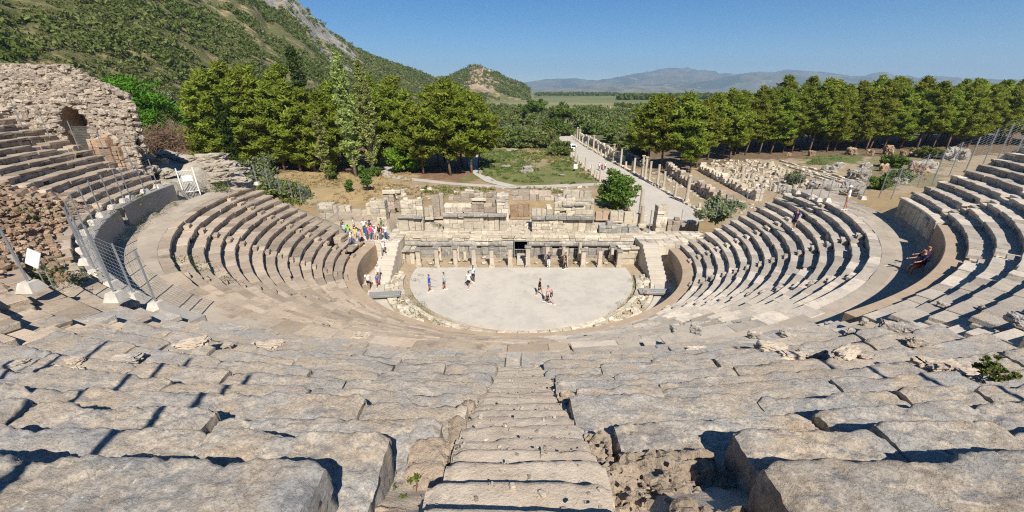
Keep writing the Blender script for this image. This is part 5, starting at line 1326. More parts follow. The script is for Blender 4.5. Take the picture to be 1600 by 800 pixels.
P = PG(466, 262); t = pine(280, 24, 3.6, .1, 0, 'pine_dark', csize=1.1, per=60); plant(t, P[0], P[1]+8, 'tall dark conifer rising above the left pine stand', None, 1.05)
# poplars
for i, (px, py, h, r0, lab, seed) in enumerate(((556, 276, 24, 2.3, 'left poplar of the tall pale trunked pair', 301), (584, 274, 22.5, 2.2, 'right poplar of the tall pale trunked pair', 302), (513, 282, 12.8, 1.5, 'slender young poplar standing before the pine stand', 303))):
    P = PG(px, py); t = column_tree(seed, 'poplar_tree', h, r0, 'poplar', 'pale_trunk', 250 if i < 2 else 80, .85 if i < 2 else .6, 40, .46, .12); plant(t, P[0], P[1], lab)
P = ony(370, 268, 40); t = column_tree(310, 'cypress_tree', 14.5, 1.15, 'cypress', 'wood', 170, .62, 60, .36, .01, 0, .5); plant(t, P[0], P[1], 'narrow dark cypress at the end of the left rock ledge', None, 1, None, P[2]-2.0)
P = ony(207, 235, 34); t = blob_tree(311, 'stone_pine', 14.0, 6.6, 'bright_pine', .2, 130, 1.5, 90, .6, aspect=.25); P = ony(222, 235, 34); plant(t, P[0], P[1], 'bright green rounded stone pine behind the ruined vault', None, 1, None, P[2]-2.2)
P = ony(232, 242, 24); t = blob_tree(331, 'tree', 7.0, 3.6, 'bright_pine', .1, 60, 1.2, 80, .5, aspect=.3); plant(t, P[0]-1, P[1], 'low bright green tree at the right foot of the ruined vault', None, 1, None, P[2]-3.5)
P = ony(258, 240, 16); t = blob_tree(312, 'bare_shrub', 4.4, 2.7, 'dry', .02, 60, .9, 60, .7, aspect=.06); plant(t, P[0], P[1], 'leafless reddish brown shrub beside the ruined vault', None, 1, None, P[2]-1.0)
def bushp(lab, px, py, seed, h, rx, mat, name='bush', per=60, n=40, Y=None, lsize=.32, cs=.6, dz=0):
    P = PG(px, py) if Y is None else ony(px, py, Y); t = blob_tree(seed, name, h, rx, mat, .04, n, cs, per, lsize); plant(t, P[0], P[1], lab, None, 1, None, P[2]+dz)
bushp('round dark green tree standing behind the right end of the stage', 960, 326, 320, 5.4, 2.9, 'broadleaf', 'round_tree', 70, 110, None, .36, .75)
bushp('feathery grey green shrub above the left seats', 413, 290, 321, 4.2, 2.6, 'olive', 'shrub', 80, 50, 14, .3, .7, -.5)
bushp('low green shrub down the slope behind the left fence', 440, 306, 322, 3.4, 2.6, 'thicket', 'shrub', 80, 40, 13, .3, .7, -.8)
bushp('small green shrub at the lower end of the left fence', 462, 308, 323, 2.4, 1.8, 'thicket', 'shrub', 70, 30, 12, .3, .6, -.6)
bushp('lime green young tree at the foot of the central pines', 626, 270, 324, 6.2, 2.7, 'lime', 'young_tree', 60, 60, None, .5, .9)
bushp('second lime green bush right of the lime young tree', 650, 268, 325, 3.0, 2.0, 'lime', 'bush', 60, 30, None, .45, .7)
bushp('leafy sapling on the dry slope under the poplars', 575, 298, 326, 4.4, .9, 'broadleaf', 'sapling', 60, 30, None, .34, .5)
bushp('small sapling alone on the dry slope', 546, 300, 327, 2.3, .6, 'broadleaf', 'sapling', 50, 16, None, .3, .4)
bushp('sapling at the foot of the slender young poplar', 521, 283, 328, 3.6, .8, 'broadleaf', 'sapling', 50, 22, None, .3, .5)
bushp('dark bush at the foot of the white poplar trunk', 588, 276, 329, 1.9, 1.3, 'broadleaf', 'bush', 60, 22, None, .3, .5)
bushp('round trimmed looking bush at the corner of the thicket and street', 874, 243, 330, 3.6, 3.2, 'thicket', 'bush', 90, 60, None, .5, .9)
bushp('olive green shrub beside the end of the lower right seats', 1118, 348, 332, 3.0, 2.3, 'olive', 'shrub', 80, 40, 8, .28, .6, 0)
bushp('dark bush between the grey boulder and the upper right fence', 1372, 296, 333, 2.6, 2.2, 'broadleaf', 'bush', 80, 40, None, .3, .6)
bushp('yellow green bush in front of the reddish rock lump', 1400, 284, 334, 2.4, 3.0, 'thicket', 'bush', 80, 50, None, .3, .6)
bushp('dark round bush below the pine trunks on the right', 1395, 262, 335, 3.2, 3.0, 'broadleaf', 'bush', 80, 50, None, .4, .8)
bushp('olive bush beneath the last pine trunks by the upper fence', 1450, 247, 336, 3.0, 4.0, 'thicket', 'bush', 80, 50, None, .4, .8)
bushp('small grey olive bush behind the lower right fence', 1242, 292, 337, 2.8, 1.9, 'olive', 'bush', 80, 30, None, .3, .6)
# thicket shrubs either side of the street
TH = [blob_tree(340+i, 'shrub', 5.0, 4.2, ['thicket', 'thicket', 'broadleaf', 'olive', 'thicket'][i], .03, 60, 1.25, 48, .75) for i in range(5)]
spots = []
for i in range(64):
    px, py = rng.uniform(772, 884), rng.uniform(190, 232)
    if px > 858-(py-232)*.2 and py > 214: continue
    P = onz(px, py, PL); spots.append((P[0], P[1], 'L'))
for i in range(170):
    Y = rng.uniform(70, 330); xl = edge_at(roadR, Y) if Y < 190 else 22; x = xl + 9 + rng.random()**1.2*(45+Y*.35); q = project(x, Y, 0)
    if (q[0] < 1005 or Y > 150) and q[0] < 1125: spots.append((x, Y, 'R'))
for i in range(46):
    px, py = rng.uniform(640, 865), rng.uniform(172, 200); P = onz(px, py, PL); spots.append((P[0], P[1], 'B'))
for side, lab, gr in (('L', 'shrub of the thicket left of the street', 'shrubs of the left thicket'), ('R', 'shrub of the thicket right of the street', 'shrubs of the right thicket'), ('B', 'shrub of the far belt behind the central pines', 'shrubs of the far belt')):
    q = sorted([s for s in spots if s[2] == side], key=lambda s: project(s[0], s[1], 2)[0])
    for i, (x, y, _) in enumerate(q):
        k = i % 5; plant(TH[k], x, y, 'green %s' % lab, gr, rng.uniform(.65, 1.15)*(1.15 if y > 150 else .95))
for i, (px, py, Y, h, rx, lab, m) in enumerate(((834, 190, 235, 13.5, 6.8, 'tall round broadleaved tree standing out above the thicket', 'broadleaf'), (876, 204, 190, 10.5, 6.2, 'dark round tree at the far end of the street', 'broadleaf'), (1012, 170, 250, 9, 6, 'dark tree beside the jagged far ruin', 'broadleaf'), (1080, 172, 260, 14, 6, 'grey tree behind the reddish ruin tower', 'olive'))):
    P = ony(px, py, Y); t = blob_tree(380+i, 'round_tree', h, rx, m, .08, 90, 1.7, 60, .9); plant(t, P[0], P[1], lab, None, 1, None, PL)
# --- scrub on the hill, far tree lines: masses nobody could count
def bush_mass(name, label, pts, sizes, mat, seed, per=26, flat=.65, lf=.9):
    r = np.random.RandomState(seed); C = np.array(pts); S = np.array(sizes)[:, None]*np.array([[1, 1, flat]])
    V, Q = leaves(C, S, per, 1.0, seed, .3, .6, .4)
    n = len(C)*per; sc = np.repeat(np.array(sizes)*lf, per)
    # rescale each leaf to its bush
    V = V.reshape(n, 4, 3); m = V[:, :1]; V = (m+(V-m)*sc[:, None, None]).reshape(-1, 3)
    b = MB(); b.add(V, Q); o = b.build(name, mat); return tag(o, label, 'scrub' if 'scrub' in name else 'trees', kind='stuff')
r = np.random.RandomState(77); pts, sz = [], []
A = r.uniform(-56, 1.2, 90000); T = r.rand(90000)**.8*1.02
Rr = baseD(A)+T*(crestD(A)-baseD(A)); X = Rr*np.sin(np.radians(A)); Y = -D+Rr*np.cos(np.radians(A)); Z = hz(A, Rr)
dens = .52+1.7*fbm(np.stack([X/38, Y/38, X*0], -1), 4)+.35*fbm(np.stack([X/120, Y/120, X*0+2], -1), 3)+.34*np.clip(T-.25, 0, 1)
dens = np.where(T < .22, dens*.7, dens)
rw = sstep(.52, .74, T+fbm(np.stack([X/45, Y/45, Z/45], -1), 3)*.5)*sstep(-15, -21, A)*sstep(-46, -34, A); kn = np.exp(-((A+4.7)/2.2)**4)*sstep(.10, .34, T)*1.06
keep = (r.rand(90000) < dens*1.12*(1-.93*np.clip(rw+kn, 0, 1))) & (r.rand(90000) < np.clip((Rr/420)**1.0, .25, 1)) & (Z > -1)
X, Y, Z, Rr, T = X[keep][:30000], Y[keep][:30000], Z[keep][:30000], Rr[keep][:30000], T[keep][:30000]
size = (.5+2.0*r.rand(len(X))**2.5)*(1+.0016*Rr)*.9
bush_mass('hillside_scrub', 'dense low green scrub covering the hillside', np.stack([X, Y, Z+size*.25], -1), size, M['scrub'], 5, 38, .7, .46)
pts = []; sz = []
for i in range(1200):
    px = rng.uniform(955, 1160); Y = rng.uniform(900, 1150)+(px-1050)*.5; x = (px-CX)/FPX*Y*1.03; pts.append((x, Y, 3.2)); sz.append(rng.uniform(3, 6.5))
for i in range(500):
    px = rng.uniform(835, 950); Y = rng.uniform(1500, 1900); x = (px-CX)/FPX*Y*1.03; pts.append((x, Y, 3)); sz.append(rng.uniform(3, 7))
for i in range(500):
    px = rng.uniform(955, 1150); Y = rng.uniform(380, 640); x = (px-CX)/FPX*Y*1.03
    if vnoise(np.array([x/40, Y/60, 0])) > .15: pts.append((x, Y, 1.2)); sz.append(rng.uniform(1.5, 3.2))
bush_mass('far_treeline', 'distant dark tree lines across the green plain', pts, sz, M['broadleaf'], 6, 24, .8)
pts, sz = [], []
for i in range(2200):
    az_ = rng.uniform(-3, 60); Y = rng.uniform(330, 640)
    x = math.tan(R_(az_))*(Y+D)
    if vnoise(np.array([x/70, Y/70, 4])) > -.1 and Y < 420+120*vnoise(np.array([x/90, 0, 8.])): pts.append((x, Y, .9)); sz.append(rng.uniform(1.5, 3.4))
bush_mass('far_undergrowth', 'low bushy undergrowth on the near part of the green plain', pts, sz, M['thicket'], 7, 24, .6)
# olive trees on the lower hill flank
OT = [blob_tree(400+i, 'olive_tree', 4.5, 2.8, 'olive', .15, 34, 1.1, 44, .6) for i in range(2)]
ol = []
for i in range(36):
    a = rng.uniform(-46, -24); Rq = float(baseD(a))*rng.uniform(1.02, 1.35); x = Rq*sin(R_(a)); y = -D+Rq*cos(R_(a)); ol.append((x, y, max(float(hz(np.array(a), np.array(Rq))), float(gz(x, y)))))
ol.sort(key=lambda p: project(*p)[0])
for i, p in enumerate(ol): plant(OT[i % 2], p[0], p[1], '%s olive tree from the left on the lower flank of the hill' % nth(i), 'olive trees on the hill flank', rng.uniform(.7, 1.3), None, p[2]-.2)
# weeds: seats, drain, between the piers
pts, sz = [], []
def wd(x, y, z, s, n=1, spread=.3):
    for _ in range(n): pts.append((x+rng.gauss(0, spread), y+rng.gauss(0, spread), z+rng.uniform(0, .08))); sz.append(s*rng.uniform(.45, 1.0))
for px, py, n, z in ((655, 480, 9, 0), (660, 488, 8, 0), (632, 468, 4, 0), (650, 492, 4, 0), (676, 500, 4, 0), (625, 440, 3, 0), (640, 440, 3, 0), (970, 480, 5, 0), (985, 470, 5, 0), (955, 492, 3, 0), (675, 418, 2, 0), (690, 508, 3, 0), (985, 440, 2, 0), (992, 452, 4, 0), (636, 478, 3, 0), (648, 460, 2, 0)):
    P = onz(px, py, z); wd(P[0], P[1], .05, .16, n, .35)
for px, py, n in ((885, 412, 7), (868, 414, 5), (895, 412, 4), (920, 414, 4), (940, 415, 3), (905, 418, 3)): P = onz(px, py, 0); wd(P[0], max(2.7, P[1]), .05, .16, n, .35)
for px, py, n in ((85, 418, 8), (105, 425, 8), (75, 440, 5), (120, 432, 5), (30, 330, 5), (130, 348, 4), (95, 330, 3), (160, 330, 5), (220, 312, 4)): P = oncone(px, py); wd(P[0], P[1], surf_up(P), .2, n, .4)
for px, py, n in ((285, 412, 7), (308, 428, 6), (350, 445, 3), (470, 392, 2), (290, 418, 4), (355, 380, 2)): P = oncone(px, py, 15.2, 2.2, .53); wd(P[0], P[1], P[2]+.1, .17, n, .35)
for px, py, n in ((685, 355, 8), (672, 350, 5), (652, 350, 3)): P = onz(px, py, DECK); wd(P[0], P[1], DECK, .2, n, .4)
for px, py, n in ((295, 290, 8), (350, 288, 5), (335, 295, 4), (252, 296, 3), (370, 300, 4)): P = ony(px, py, 0); wd(P[0], P[1], P[2]-.2, .3, n, .5)
for a in np.linspace(-168, -140, 14): x, y = 28.75*cos(R_(a)), 28.75*sin(R_(a)); wd(x, y, 8.5, .14, 4, .15)
bush_mass('weeds', 'tufts of green weeds growing in cracks of the old theatre', pts, sz, M['weed'], 8, 60, .8, .4)['category'] = 'weeds'
def tuft(lab, P, s, seed, mat='weed', n=20, ls=.08):
    r = np.random.RandomState(seed); t = thing('weed_plant', lab, 'plant', tuple(P)); b = MB()
    C = r.normal(size=(n, 3))*np.array([.5, .5, .35])*s; C[:, 2] = np.abs(C[:, 2])+.05*s
    for c in C: b.tube([(0, 0, -.05), c*.6+np.array([0, 0, .03]), c], .006, 4, False)
    b.build('stems', M['wood'], t); b = MB(); b.add(*leaves(C, np.full((n, 3), .16*s), 40, ls, seed, .5, .6, .2)); b.build('foliage', M[mat], t)
P = oncone(1568, 562); P[2] = surf_up(P); tuft('leafy green weed sprawling over the near rows at the right edge', P+[0, 0, .05], .26, 1, 'weed', 26, .05)
tuft('dark creeping plant in the shadowed gap left of the central stair', (-1.0, -36.75, 13.25), .26, 2, 'broadleaf', 40, .03)
# terrace of brown earth under the pines already in the ground sheet

def scatter(polys, n, z=None):
    out = []
    for poly, m in polys:
        q = [tuple(PG(*p)[:2]) for p in poly]; xs = [a for a, _ in q]; ys = [a for _, a in q]; k = 0
        while k < m:
            x, y = rng.uniform(min(xs), max(xs)), rng.uniform(min(ys), max(ys))
            if inpoly(np.array([x]), np.array([y]), q)[0] and vnoise(np.array([x*.3, y*.3, 1.])) > -.25: out.append((x, y, float(gz(x, y))+.03))
            k += 1
    return out
pts = scatter([([(752, 236), (878, 232), (932, 290), (745, 282)], 2600), ([(1258, 246), (1328, 242), (1348, 252), (1262, 260)], 500), ([(660, 292), (900, 298), (900, 310), (660, 304)], 500)], 0)
bush_mass('grass', 'rough green grass on the open ground behind the stage', pts, [rng.uniform(.14, .42) for _ in pts], M['grass'], 12, 26, .7, .6)['category'] = 'grass'
pts = scatter([([(445, 266), (640, 266), (650, 300), (620, 316), (440, 330)], 1700), ([(600, 288), (930, 295), (925, 316), (610, 318)], 900), ([(815, 232), (868, 232), (884, 250), (850, 256)], 400), ([(1360, 250), (1480, 244), (1470, 290), (1340, 298)], 600), ([(300, 262), (420, 268), (400, 300), (320, 298)], 300)], 0)
bush_mass('dry_grass', 'dry straw coloured grass tufts on the slopes around the theatre', pts, [rng.uniform(.10, .34) for _ in pts], M['dry_grass'], 13, 24, .7, .7)['category'] = 'grass'
# ================================================================== PEOPLE
CL = {k: plain('cloth_'+k, c, .85, 0, .05) for k, c in dict(white=(.75, .74, .72), black=(.018, .018, .02), navy=(.02, .03, .10), blue=(.04, .10, .45), sky=(.35, .55, .68), aqua=(.50, .72, .70), red=(.5, .03, .04), pink=(.75, .38, .48), hotpink=(.75, .06, .20), green=(.05, .25, .10), lime=(.35, .6, .08), yellow=(.75, .6, .12), grey=(.25, .25, .26), beige=(.50, .42, .30), denim=(.08, .14, .28), peach=(.75, .42, .30), brown=(.12, .06, .035), khaki=(.22, .19, .13)).items()}
SKIN = [plain('skin_'+n, c, .6, 0, .03) for n, c in (('tan', (.42, .22, .14)), ('fair', (.55, .34, .25)), ('brown', (.20, .10, .06)))]
HAIR = {k: plain('hair_'+k, c, .7, 0, .1) for k, c in dict(dark=(.015, .012, .01), brown=(.07, .035, .02), white=(.7, .68, .64), straw=(.55, .42, .22), pinkcap=(.75, .08, .25), grey=(.3, .29, .28)).items()}
def skin_mesh(name, verts, edges, radii, roots, sub=1):
    me = bpy.data.meshes.new(name); me.from_pydata([tuple(v) for v in verts], edges, []); o = bpy.data.objects.new(name, me); COL.objects.link(o)
    md = o.modifiers.new('skin', 'SKIN'); md.use_smooth_shade = True; md.branch_smoothing = .4
    sv = me.skin_vertices[0].data
    for i, q in enumerate(radii): sv[i].radius = (q, q) if np.isscalar(q) else q; sv[i].use_root = i in roots
    o.modifiers.new('sub', 'SUBSURF').levels = sub
    dg = bpy.context.evaluated_depsgraph_get(); dg.update()
    out = bpy.data.meshes.new_from_object(o.evaluated_get(dg)); out.name = name
    bpy.data.objects.remove(o); return out
def pose(lean=0, leg=((8, 4), (-8, 14)), arm=((6, 15, 8), (-6, 15, 8)), sit=False):
    """leg: (thigh swing, knee bend) per side; arm: (swing forward, elbow bend, spread) per side. The figure faces +y."""
    V, E, Rd = [], [], []
    def add(p, r_, par=None): V.append(np.array(p, float)); Rd.append(r_); i = len(V)-1; (E.append((par, i)) if par is not None else None); return i
    pz = .93; ln = R_(lean); sp = lambda h: np.array([0, sin(ln)*h, cos(ln)*h])
    pel = np.array([0, 0, pz]); ip = add(pel, (.155, .11))
    iw = add(pel+sp(.16), (.135, .095), ip); ic = add(pel+sp(.36), (.165, .11), iw); inb = add(pel+sp(.50), (.085, .075), ic); ink = add(pel+sp(.575), .052, inb)
    hd = pel+sp(.575)+np.array([0, .025, .10]); ih0 = add(hd-[0, -.01, .045], .075, ink); ih = add(hd+[0, 0, .02], (.082, .10), ih0); it = add(hd+[0, -.01, .09], .06, ih)
    add(hd+[0, .115, -.005], .016, ih); add(hd+[.088, -.005, .0], .014, ih); add(hd+[-.088, -.005, .0], .014, ih)
    J = {}
    for s, (a, k) in zip((-1, 1), leg):
        hip = pel+[s*.095, 0, -.06]; i0 = add(hip, .098, ip); A = R_(a); kn = hip+.43*np.array([s*.03, sin(A), -cos(A)]); B = A-R_(k); an = kn+.41*np.array([0, sin(B), -cos(B)])
        m = add((hip+kn)/2, .082, i0); i1 = add(kn, .058, m); m2 = add(kn*.62+an*.38, .056, i1); i2 = add(an, .038, m2); i3 = add(an+[0, .06, -.045], .04, i2); add(an+[0, .17, -.055], .03, i3); J[('leg', s)] = (hip, kn, an)
    for s, (a, e, sprd) in zip((-1, 1), arm):
        sh = pel+sp(.47)+[s*.185, 0, 0]; i0 = add(sh, .062, ic); A = R_(a); S_ = R_(sprd)
        el = sh+.28*np.array([s*sin(S_), sin(A)*cos(S_), -cos(A)*cos(S_)]); B = A+R_(e); ha = el+.24*np.array([s*sin(S_)*.6, sin(B), -cos(B)])
        d = ha-el; d /= np.linalg.norm(d); i1 = add((sh+el)/2, .046, i0); i2 = add(el, .038, i1); i3 = add(ha, .026, i2); i4 = add(ha+d*.07, (.036, .02), i3); J[('arm', s)] = (sh, el, ha)
        side = np.cross(d, [0, 0, 1.]); side = side/(np.linalg.norm(side)+1e-6) if np.linalg.norm(side) > .1 else np.array([0, 1., 0])
        for q, L in ((-.028, .055), (-.010, .072), (.010, .075), (.028, .062)):
            f0 = add(ha+d*.085+side*q, .010); f1 = add(ha+d*(.085+L*.55)+side*q*1.1+[0, 0, -.004], .009, f0); add(ha+d*(.085+L)*.98+side*q*1.1+[0, 0, -.016], .008, f1); J.setdefault('roots', []).append(f0)
        f0 = add(ha+d*.03+side*.03, .011); f1 = add(ha+d*.065+side*.055, .010, f0); add(ha+d*.10+side*.058, .009, f1); J['roots'].append(f0)
    zmin = min(J[('leg', s)][2][2] for s in (-1, 1))-.085
    if sit: zmin = pz-.06-.52+.05
    V = [v-[0, 0, zmin] for v in V]
    off = np.array([0, 0, -zmin])
    body = skin_mesh('body', V, E, Rd, [0]+J['roots'])
    # shirt
    v = [pel+sp(-.09), pel+sp(.06), pel+sp(.20), pel+sp(.36), pel+sp(.50)]; e = [(0, 1), (1, 2), (2, 3), (3, 4)]; rd = [(.185, .142), (.182, .14), (.168, .125), (.19, .132), (.10, .085)]
    for s in (-1, 1):
        sh, el, ha = J[('arm', s)]; n0 = len(v); v += [sh, sh*.35+el*.65]; e += [(3, n0), (n0, n0+1)]; rd += [.078, .068]
    shirt = skin_mesh('shirt', [x+off for x in v], e, rd, [0])
    def legs(frac, r1):
        v = [pel+sp(.08), pel+[0, 0, -.02]]; e = [(0, 1)]; rd = [(.168, .122), (.172, .13)]
        for s in (-1, 1):
            hip, kn, an = J[('leg', s)]; n0 = len(v); v.append(hip); e.append((1, n0)); rd.append(.112)
            if frac <= 1: v.append(hip+(kn-hip)*frac); e.append((n0, n0+1)); rd.append(r1)
            else: v += [kn, kn+(an-kn)*.92]; e += [(n0, n0+1), (n0+1, n0+2)]; rd += [.078, .058]
        return skin_mesh('trousers' if frac > 1 else 'shorts', [x+off for x in v], e, rd, [0])
    hv = hd+off; hair = skin_mesh('hair', [hv+[0, -.035, -.02], hv+[0, -.03, .05], hv+[0, -.015, .105]], [(0, 1), (1, 2)], [.088, .104, .078], [0])
    b = MB()
    for s in (-1, 1): b.block(hv+np.array([s*.035, .094, .02]), (.026, .014, .012), 0, .004)
    b.block(hv+np.array([0, .088, -.055]), (.05, .014, .010), 0, .004)
    face = b.mesh('face_features', HAIR['brown'])
    b = MB()
    for s in (-1, 1): an = J[('leg', s)][2]+off; b.block(an+np.array([0, .065, -.055]), (.095, .27, .07), 0, .03)
    shoes = b.mesh('shoes', CL['white'])
    for m_ in (body, shirt, hair): m_.materials.clear(); m_.materials.append(SKIN[0])
    L = {}
    for k, f, rr_ in (('shorts', .72, .10), ('trousers', 2, 0)):
        q = legs(f, rr_); q.materials.clear(); q.materials.append(CL['black']); L[k] = q
    hat = MB(); hat.tube([hv+np.array([0, 0, .055]), hv+np.array([0, .0, .062]), hv+np.array([0, 0, .07]), hv+np.array([0, 0, .15])], [.17, .18, .11, .09], 14)
    return dict(body=body, shirt=shirt, hair=hair, face=face, shoes=shoes, hat=hat.mesh('hat', CL['white']), **L)
POSES = dict(stand=pose(), walk=pose(3, ((24, 8), (-20, 22)), ((-20, 12, 6), (20, 15, 6))), walk2=pose(4, ((-18, 26), (20, 6)), ((18, 20, 6), (-18, 10, 6))),
             sit=pose(6, ((82, 82), (78, 74)), ((30, 50, 8), (34, 45, 8)), True), photo=pose(0, ((4, 2), (-6, 6)), ((55, 80, 12), (55, 80, 12))),
             point=pose(0, ((10, 4), (-10, 8)), ((5, 15, 8), (62, 8, 18))), fold=pose(2, ((5, 3), (-5, 8)), ((20, 95, 12), (20, 95, 12))))
def slot(o, m):
    if not o.data.materials: o.data.materials.append(m)
    o.material_slots[0].link = 'OBJECT'; o.material_slots[0].material = m
def person(label, loc, rz, pk, top, low='black', legs='shorts', hair='dark', skin=0, sc=1.0, hat=None, shoes='white', bag=None):
    p = POSES[pk]; t = thing('person', label, 'person', tuple(loc), rz, None, sc)
    o = link('body', p['body'], t); slot(o, SKIN[skin])
    slot(link('shirt', p['shirt'], t), CL[top]); slot(link(legs, p[legs], t), CL[low]); slot(link('hair', p['hair'], t), HAIR[hair]); link('face_features', p['face'], t); slot(link('shoes', p['shoes'], t), CL[shoes])
    if hat: slot(link('hat', p['hat'], t), CL[hat])
    if bag:
        b = MB(); b.block((0, -.2, 1.24), (.3, .16, .42), 0, .06); ob = b.build('backpack', CL[bag], None); ob.parent = t
    return t
F = lambda d: R_(d)   # 0 faces the stage, 180 faces the camera, 90 faces left, -90 faces right
oz = lambda px, py: onz(px, py, .10)
person('woman in blue top and shorts, arm out, leftmost on the orchestra floor', oz(672, 456), F(-70), 'point', 'blue', 'blue', 'shorts', 'dark', 0, 1.0)
person('person in pale blue shirt and black shorts second from the left on the orchestra', oz(695, 453), F(-80), 'stand', 'sky', 'black', 'shorts', 'dark', 0, 1.02)
person('man in white t-shirt and black shorts walking away on the orchestra', oz(733, 451), F(-20), 'walk', 'white', 'black', 'shorts', 'dark', 0, 1.03)
person('man in aqua shirt and navy shorts beside the man in white', oz(740, 441), F(160), 'fold', 'aqua', 'navy', 'shorts', 'dark', 2, 1.0)
person('woman in black sleeveless top and short black shorts on the orchestra', oz(843, 462), F(-90), 'walk', 'black', 'black', 'shorts', 'brown', 0, 1.0)
person('woman in pink top with dark hair walking right across the orchestra', oz(855, 474), F(-95), 'walk2', 'pink', 'black', 'shorts', 'dark', 0, 1.0)
person('child in pink cap and blue shorts walking beside the woman in pink', oz(861, 476), F(-120), 'walk', 'black', 'sky', 'shorts', 'pinkcap', 1, .86)
person('person in navy top and white trousers seated against a pier', onz(857, 418, .1), F(170), 'stand', 'navy', 'white', 'trousers', 'dark', 0, 1.0)
person('person all in black raising an arm beside a front pier', onz(883, 421, .1), F(80), 'point', 'black', 'black', 'trousers', 'dark', 0, 1.08)
person('man in white t-shirt and black shorts walking on the left white walkway', onz(577, 452, .02), F(180), 'walk', 'white', 'black', 'shorts', 'dark', 0, 1.05)
person('child in blue top and red shorts following on the left white walkway', onz(591, 449, .02), F(185), 'walk2', 'blue', 'red', 'shorts', 'dark', 0, .78)
person('person in white top and khaki shorts coming down the left flight of steps', (-13.6, -2.2, .30), F(175), 'walk', 'white', 'khaki', 'trousers', 'straw', 1, 1.0)
person('person with a backpack in white shirt at the top of the left flight of steps', (-13.75, .6, 1.75), F(170), 'walk2', 'white', 'grey', 'trousers', 'white', 1, 1.0, None, 'white', 'black')
crowd = [(533, 348, 'sit', 'navy', 'black', 'trousers', 'dark', None, 'person in navy sitting highest at the left edge of the crowd'), (537, 352, 'sit', 'sky', 'denim', 'trousers', 'dark', None, 'person in pale blue sitting beside the highest seated person in navy'),
 (544, 358, 'sit', 'lime', 'grey', 'shorts', 'dark', 'lime', 'seated person in a lime green top and cap'), (553, 355, 'stand', 'white', 'black', 'trousers', 'brown', None, 'person in white top and black trousers standing above the lime green one'),
 (555, 366, 'sit', 'yellow', 'beige', 'shorts', 'straw', None, 'seated person in yellow in the left of the crowd'), (561, 372, 'sit', 'sky', 'denim', 'trousers', 'dark', None, 'seated person in light blue right of the yellow one'),
 (550, 384, 'walk', 'white', 'denim', 'trousers', 'dark', None, 'man in white shirt and blue jeans lowest on the left of the crowd'), (570, 361, 'fold', 'white', 'black', 'trousers', 'brown', None, 'person in white at the upper middle of the crowd'),
 (571, 374, 'stand', 'blue', 'denim', 'trousers', 'grey', None, 'person in bright blue shirt in the middle of the crowd'), (566, 384, 'stand', 'peach', 'black', 'trousers', 'dark', None, 'person in peach top and black trousers low in the crowd'),
 (572, 386, 'stand', 'hotpink', 'denim', 'trousers', 'dark', None, 'person in hot pink top at the front of the crowd'), (580, 364, 'fold', 'navy', 'grey', 'trousers', 'dark', 'navy', 'person in navy shirt and navy hat at the top of the crowd'),
 (579, 373, 'stand', 'peach', 'beige', 'shorts', 'brown', None, 'person in peach shirt right of the bright blue one'), (578, 381, 'stand', 'white', 'black', 'shorts', 'dark', None, 'person in white shirt and black shorts right of the hot pink one'),
 (585, 376, 'photo', 'white', 'beige', 'trousers', 'straw', 'white', 'person in white with a white hat holding up a phone'), (586, 384, 'stand', 'white', 'yellow', 'shorts', 'dark', None, 'person in white with yellow shorts near the front of the crowd'),
 (583, 388, 'stand', 'black', 'denim', 'trousers', 'dark', None, 'person in black in the lower right of the crowd'), (593, 373, 'stand', 'peach', 'white', 'trousers', 'dark', None, 'person in peach top and white trousers on the right of the crowd'),
 (597, 360, 'photo', 'green', 'red', 'shorts', 'dark', None, 'person in green top raising both hands at the top right of the crowd'), (601, 376, 'stand', 'white', 'denim', 'trousers', 'grey', None, 'person in white top and blue jeans at the right edge of the crowd'),
 (589, 390, 'fold', 'white', 'black', 'trousers', 'dark', None, 'person in white shirt standing last at the bottom of the crowd'), (575, 368, 'stand', 'yellow', 'white', 'trousers', 'brown', None, 'person in yellow half hidden in the middle of the crowd')]
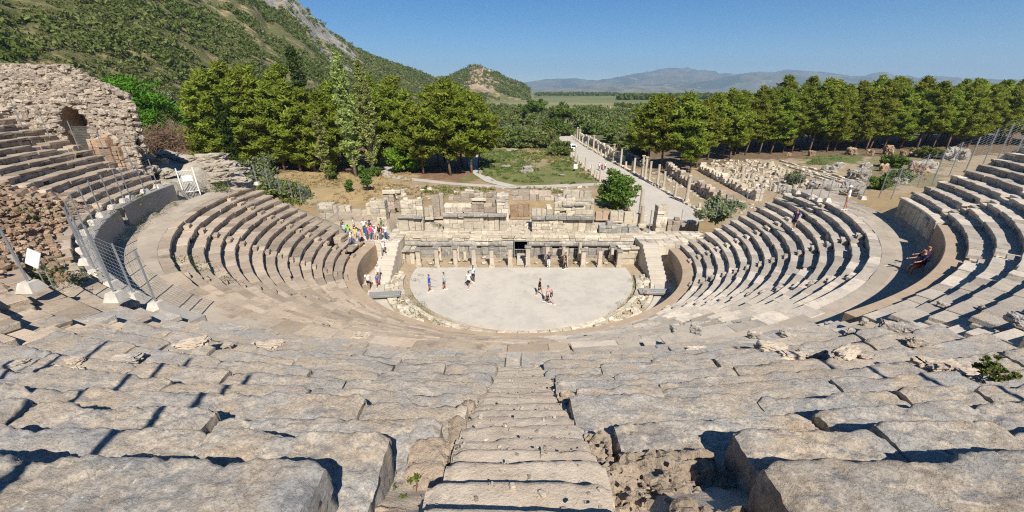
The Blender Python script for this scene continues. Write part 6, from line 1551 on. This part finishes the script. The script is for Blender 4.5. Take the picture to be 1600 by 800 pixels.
for i, (px, py, pk, top, low, lg, hr, hat, lab) in enumerate(crowd):
    z = 2.62+max(0, (392-py))*.012 + (max(0, 560-px)*.02)
    P = onz(px, py, z); r_ = np.hypot(P[0], P[1])
    if P[0] < -15.6 and P[1] < 2.5: P[2] = 2.3+.44*max(0, math.floor((r_-16.4)/.75)+1); P = onz(px, py, P[2])
    else: P[1] = max(P[1], 2.75+rng.uniform(0, .5)); P[0] = min(P[0], -12.8); P[2] = 2.62
    person(lab, P, F(rng.uniform(150, 230) if i % 3 else rng.uniform(-120, -40)), pk, top, low, lg, hr, i % 3, rng.uniform(.94, 1.04), hat)
def oncone_low(px, py): return oncone(px, py, 16.0, 2.35, .587)
P = oncone_low(1238, 361); person('woman in dark blue sleeveless dress standing on the right seat rows', P+[0, 0, .1], F(120), 'stand', 'navy', 'navy', 'shorts', 'brown', 0, 1.0)
P = onz(1319, 328, 8.5); person('person in white shirt and cap looking at a phone on the upper right walkway', P, F(60), 'fold', 'white', 'grey', 'shorts', 'white', 0, 1.05, 'white')
P = onz(1434, 428, 8.49); person('person in dark clothes sitting in the shade against the right podium wall', P, F(85), 'sit', 'navy', 'red', 'shorts', 'dark', 0, 1.05)
P = onz(1442, 420, 8.49); person('second person in a pink collar sitting behind in the shade of the podium wall', P, F(85), 'sit', 'pink', 'black', 'shorts', 'dark', 0, 1.0)
for i, (px, py, top, low, lab) in enumerate(((936, 266, 'white', 'denim', 'left walker of three on the marble street in a white top'), (940, 268, 'red', 'black', 'middle walker of three on the marble street in a red top'), (945, 266, 'white', 'black', 'right walker of three on the marble street in white and black'))):
    P = PG(px, py); person(lab, P+[0, 0, .06], F(170), 'walk' if i % 2 else 'walk2', top, low, 'trousers', 'dark', 0, 1.05)
# ================================================================== AIR
b = MB(); b.add([[x, y, z] for x in (-13000, 13000) for y in (-420, 12500) for z in (-90, 620)], [[0, 1, 3, 2], [4, 6, 7, 5], [0, 4, 5, 1], [2, 3, 7, 6], [0, 2, 6, 4], [1, 5, 7, 3]])
o = b.build('haze'); t = NT('air'); t.n.remove(t.b); pv = t.n.new('ShaderNodeVolumePrincipled'); pv.inputs['Color'].default_value = (.50, .70, 1.0, 1); pv.inputs['Density'].default_value = 1.0e-4
pv.inputs['Anisotropy'].default_value = .2
t.l.new(pv.outputs[0], t.out.inputs['Volume']); o.data.materials.append(t.m); tag(o, 'thin blue summer haze over the plain and mountains', 'haze', kind='stuff')
for o in list(bpy.data.objects):
    if o.type == 'EMPTY' and not o.children: bpy.data.objects.remove(o)
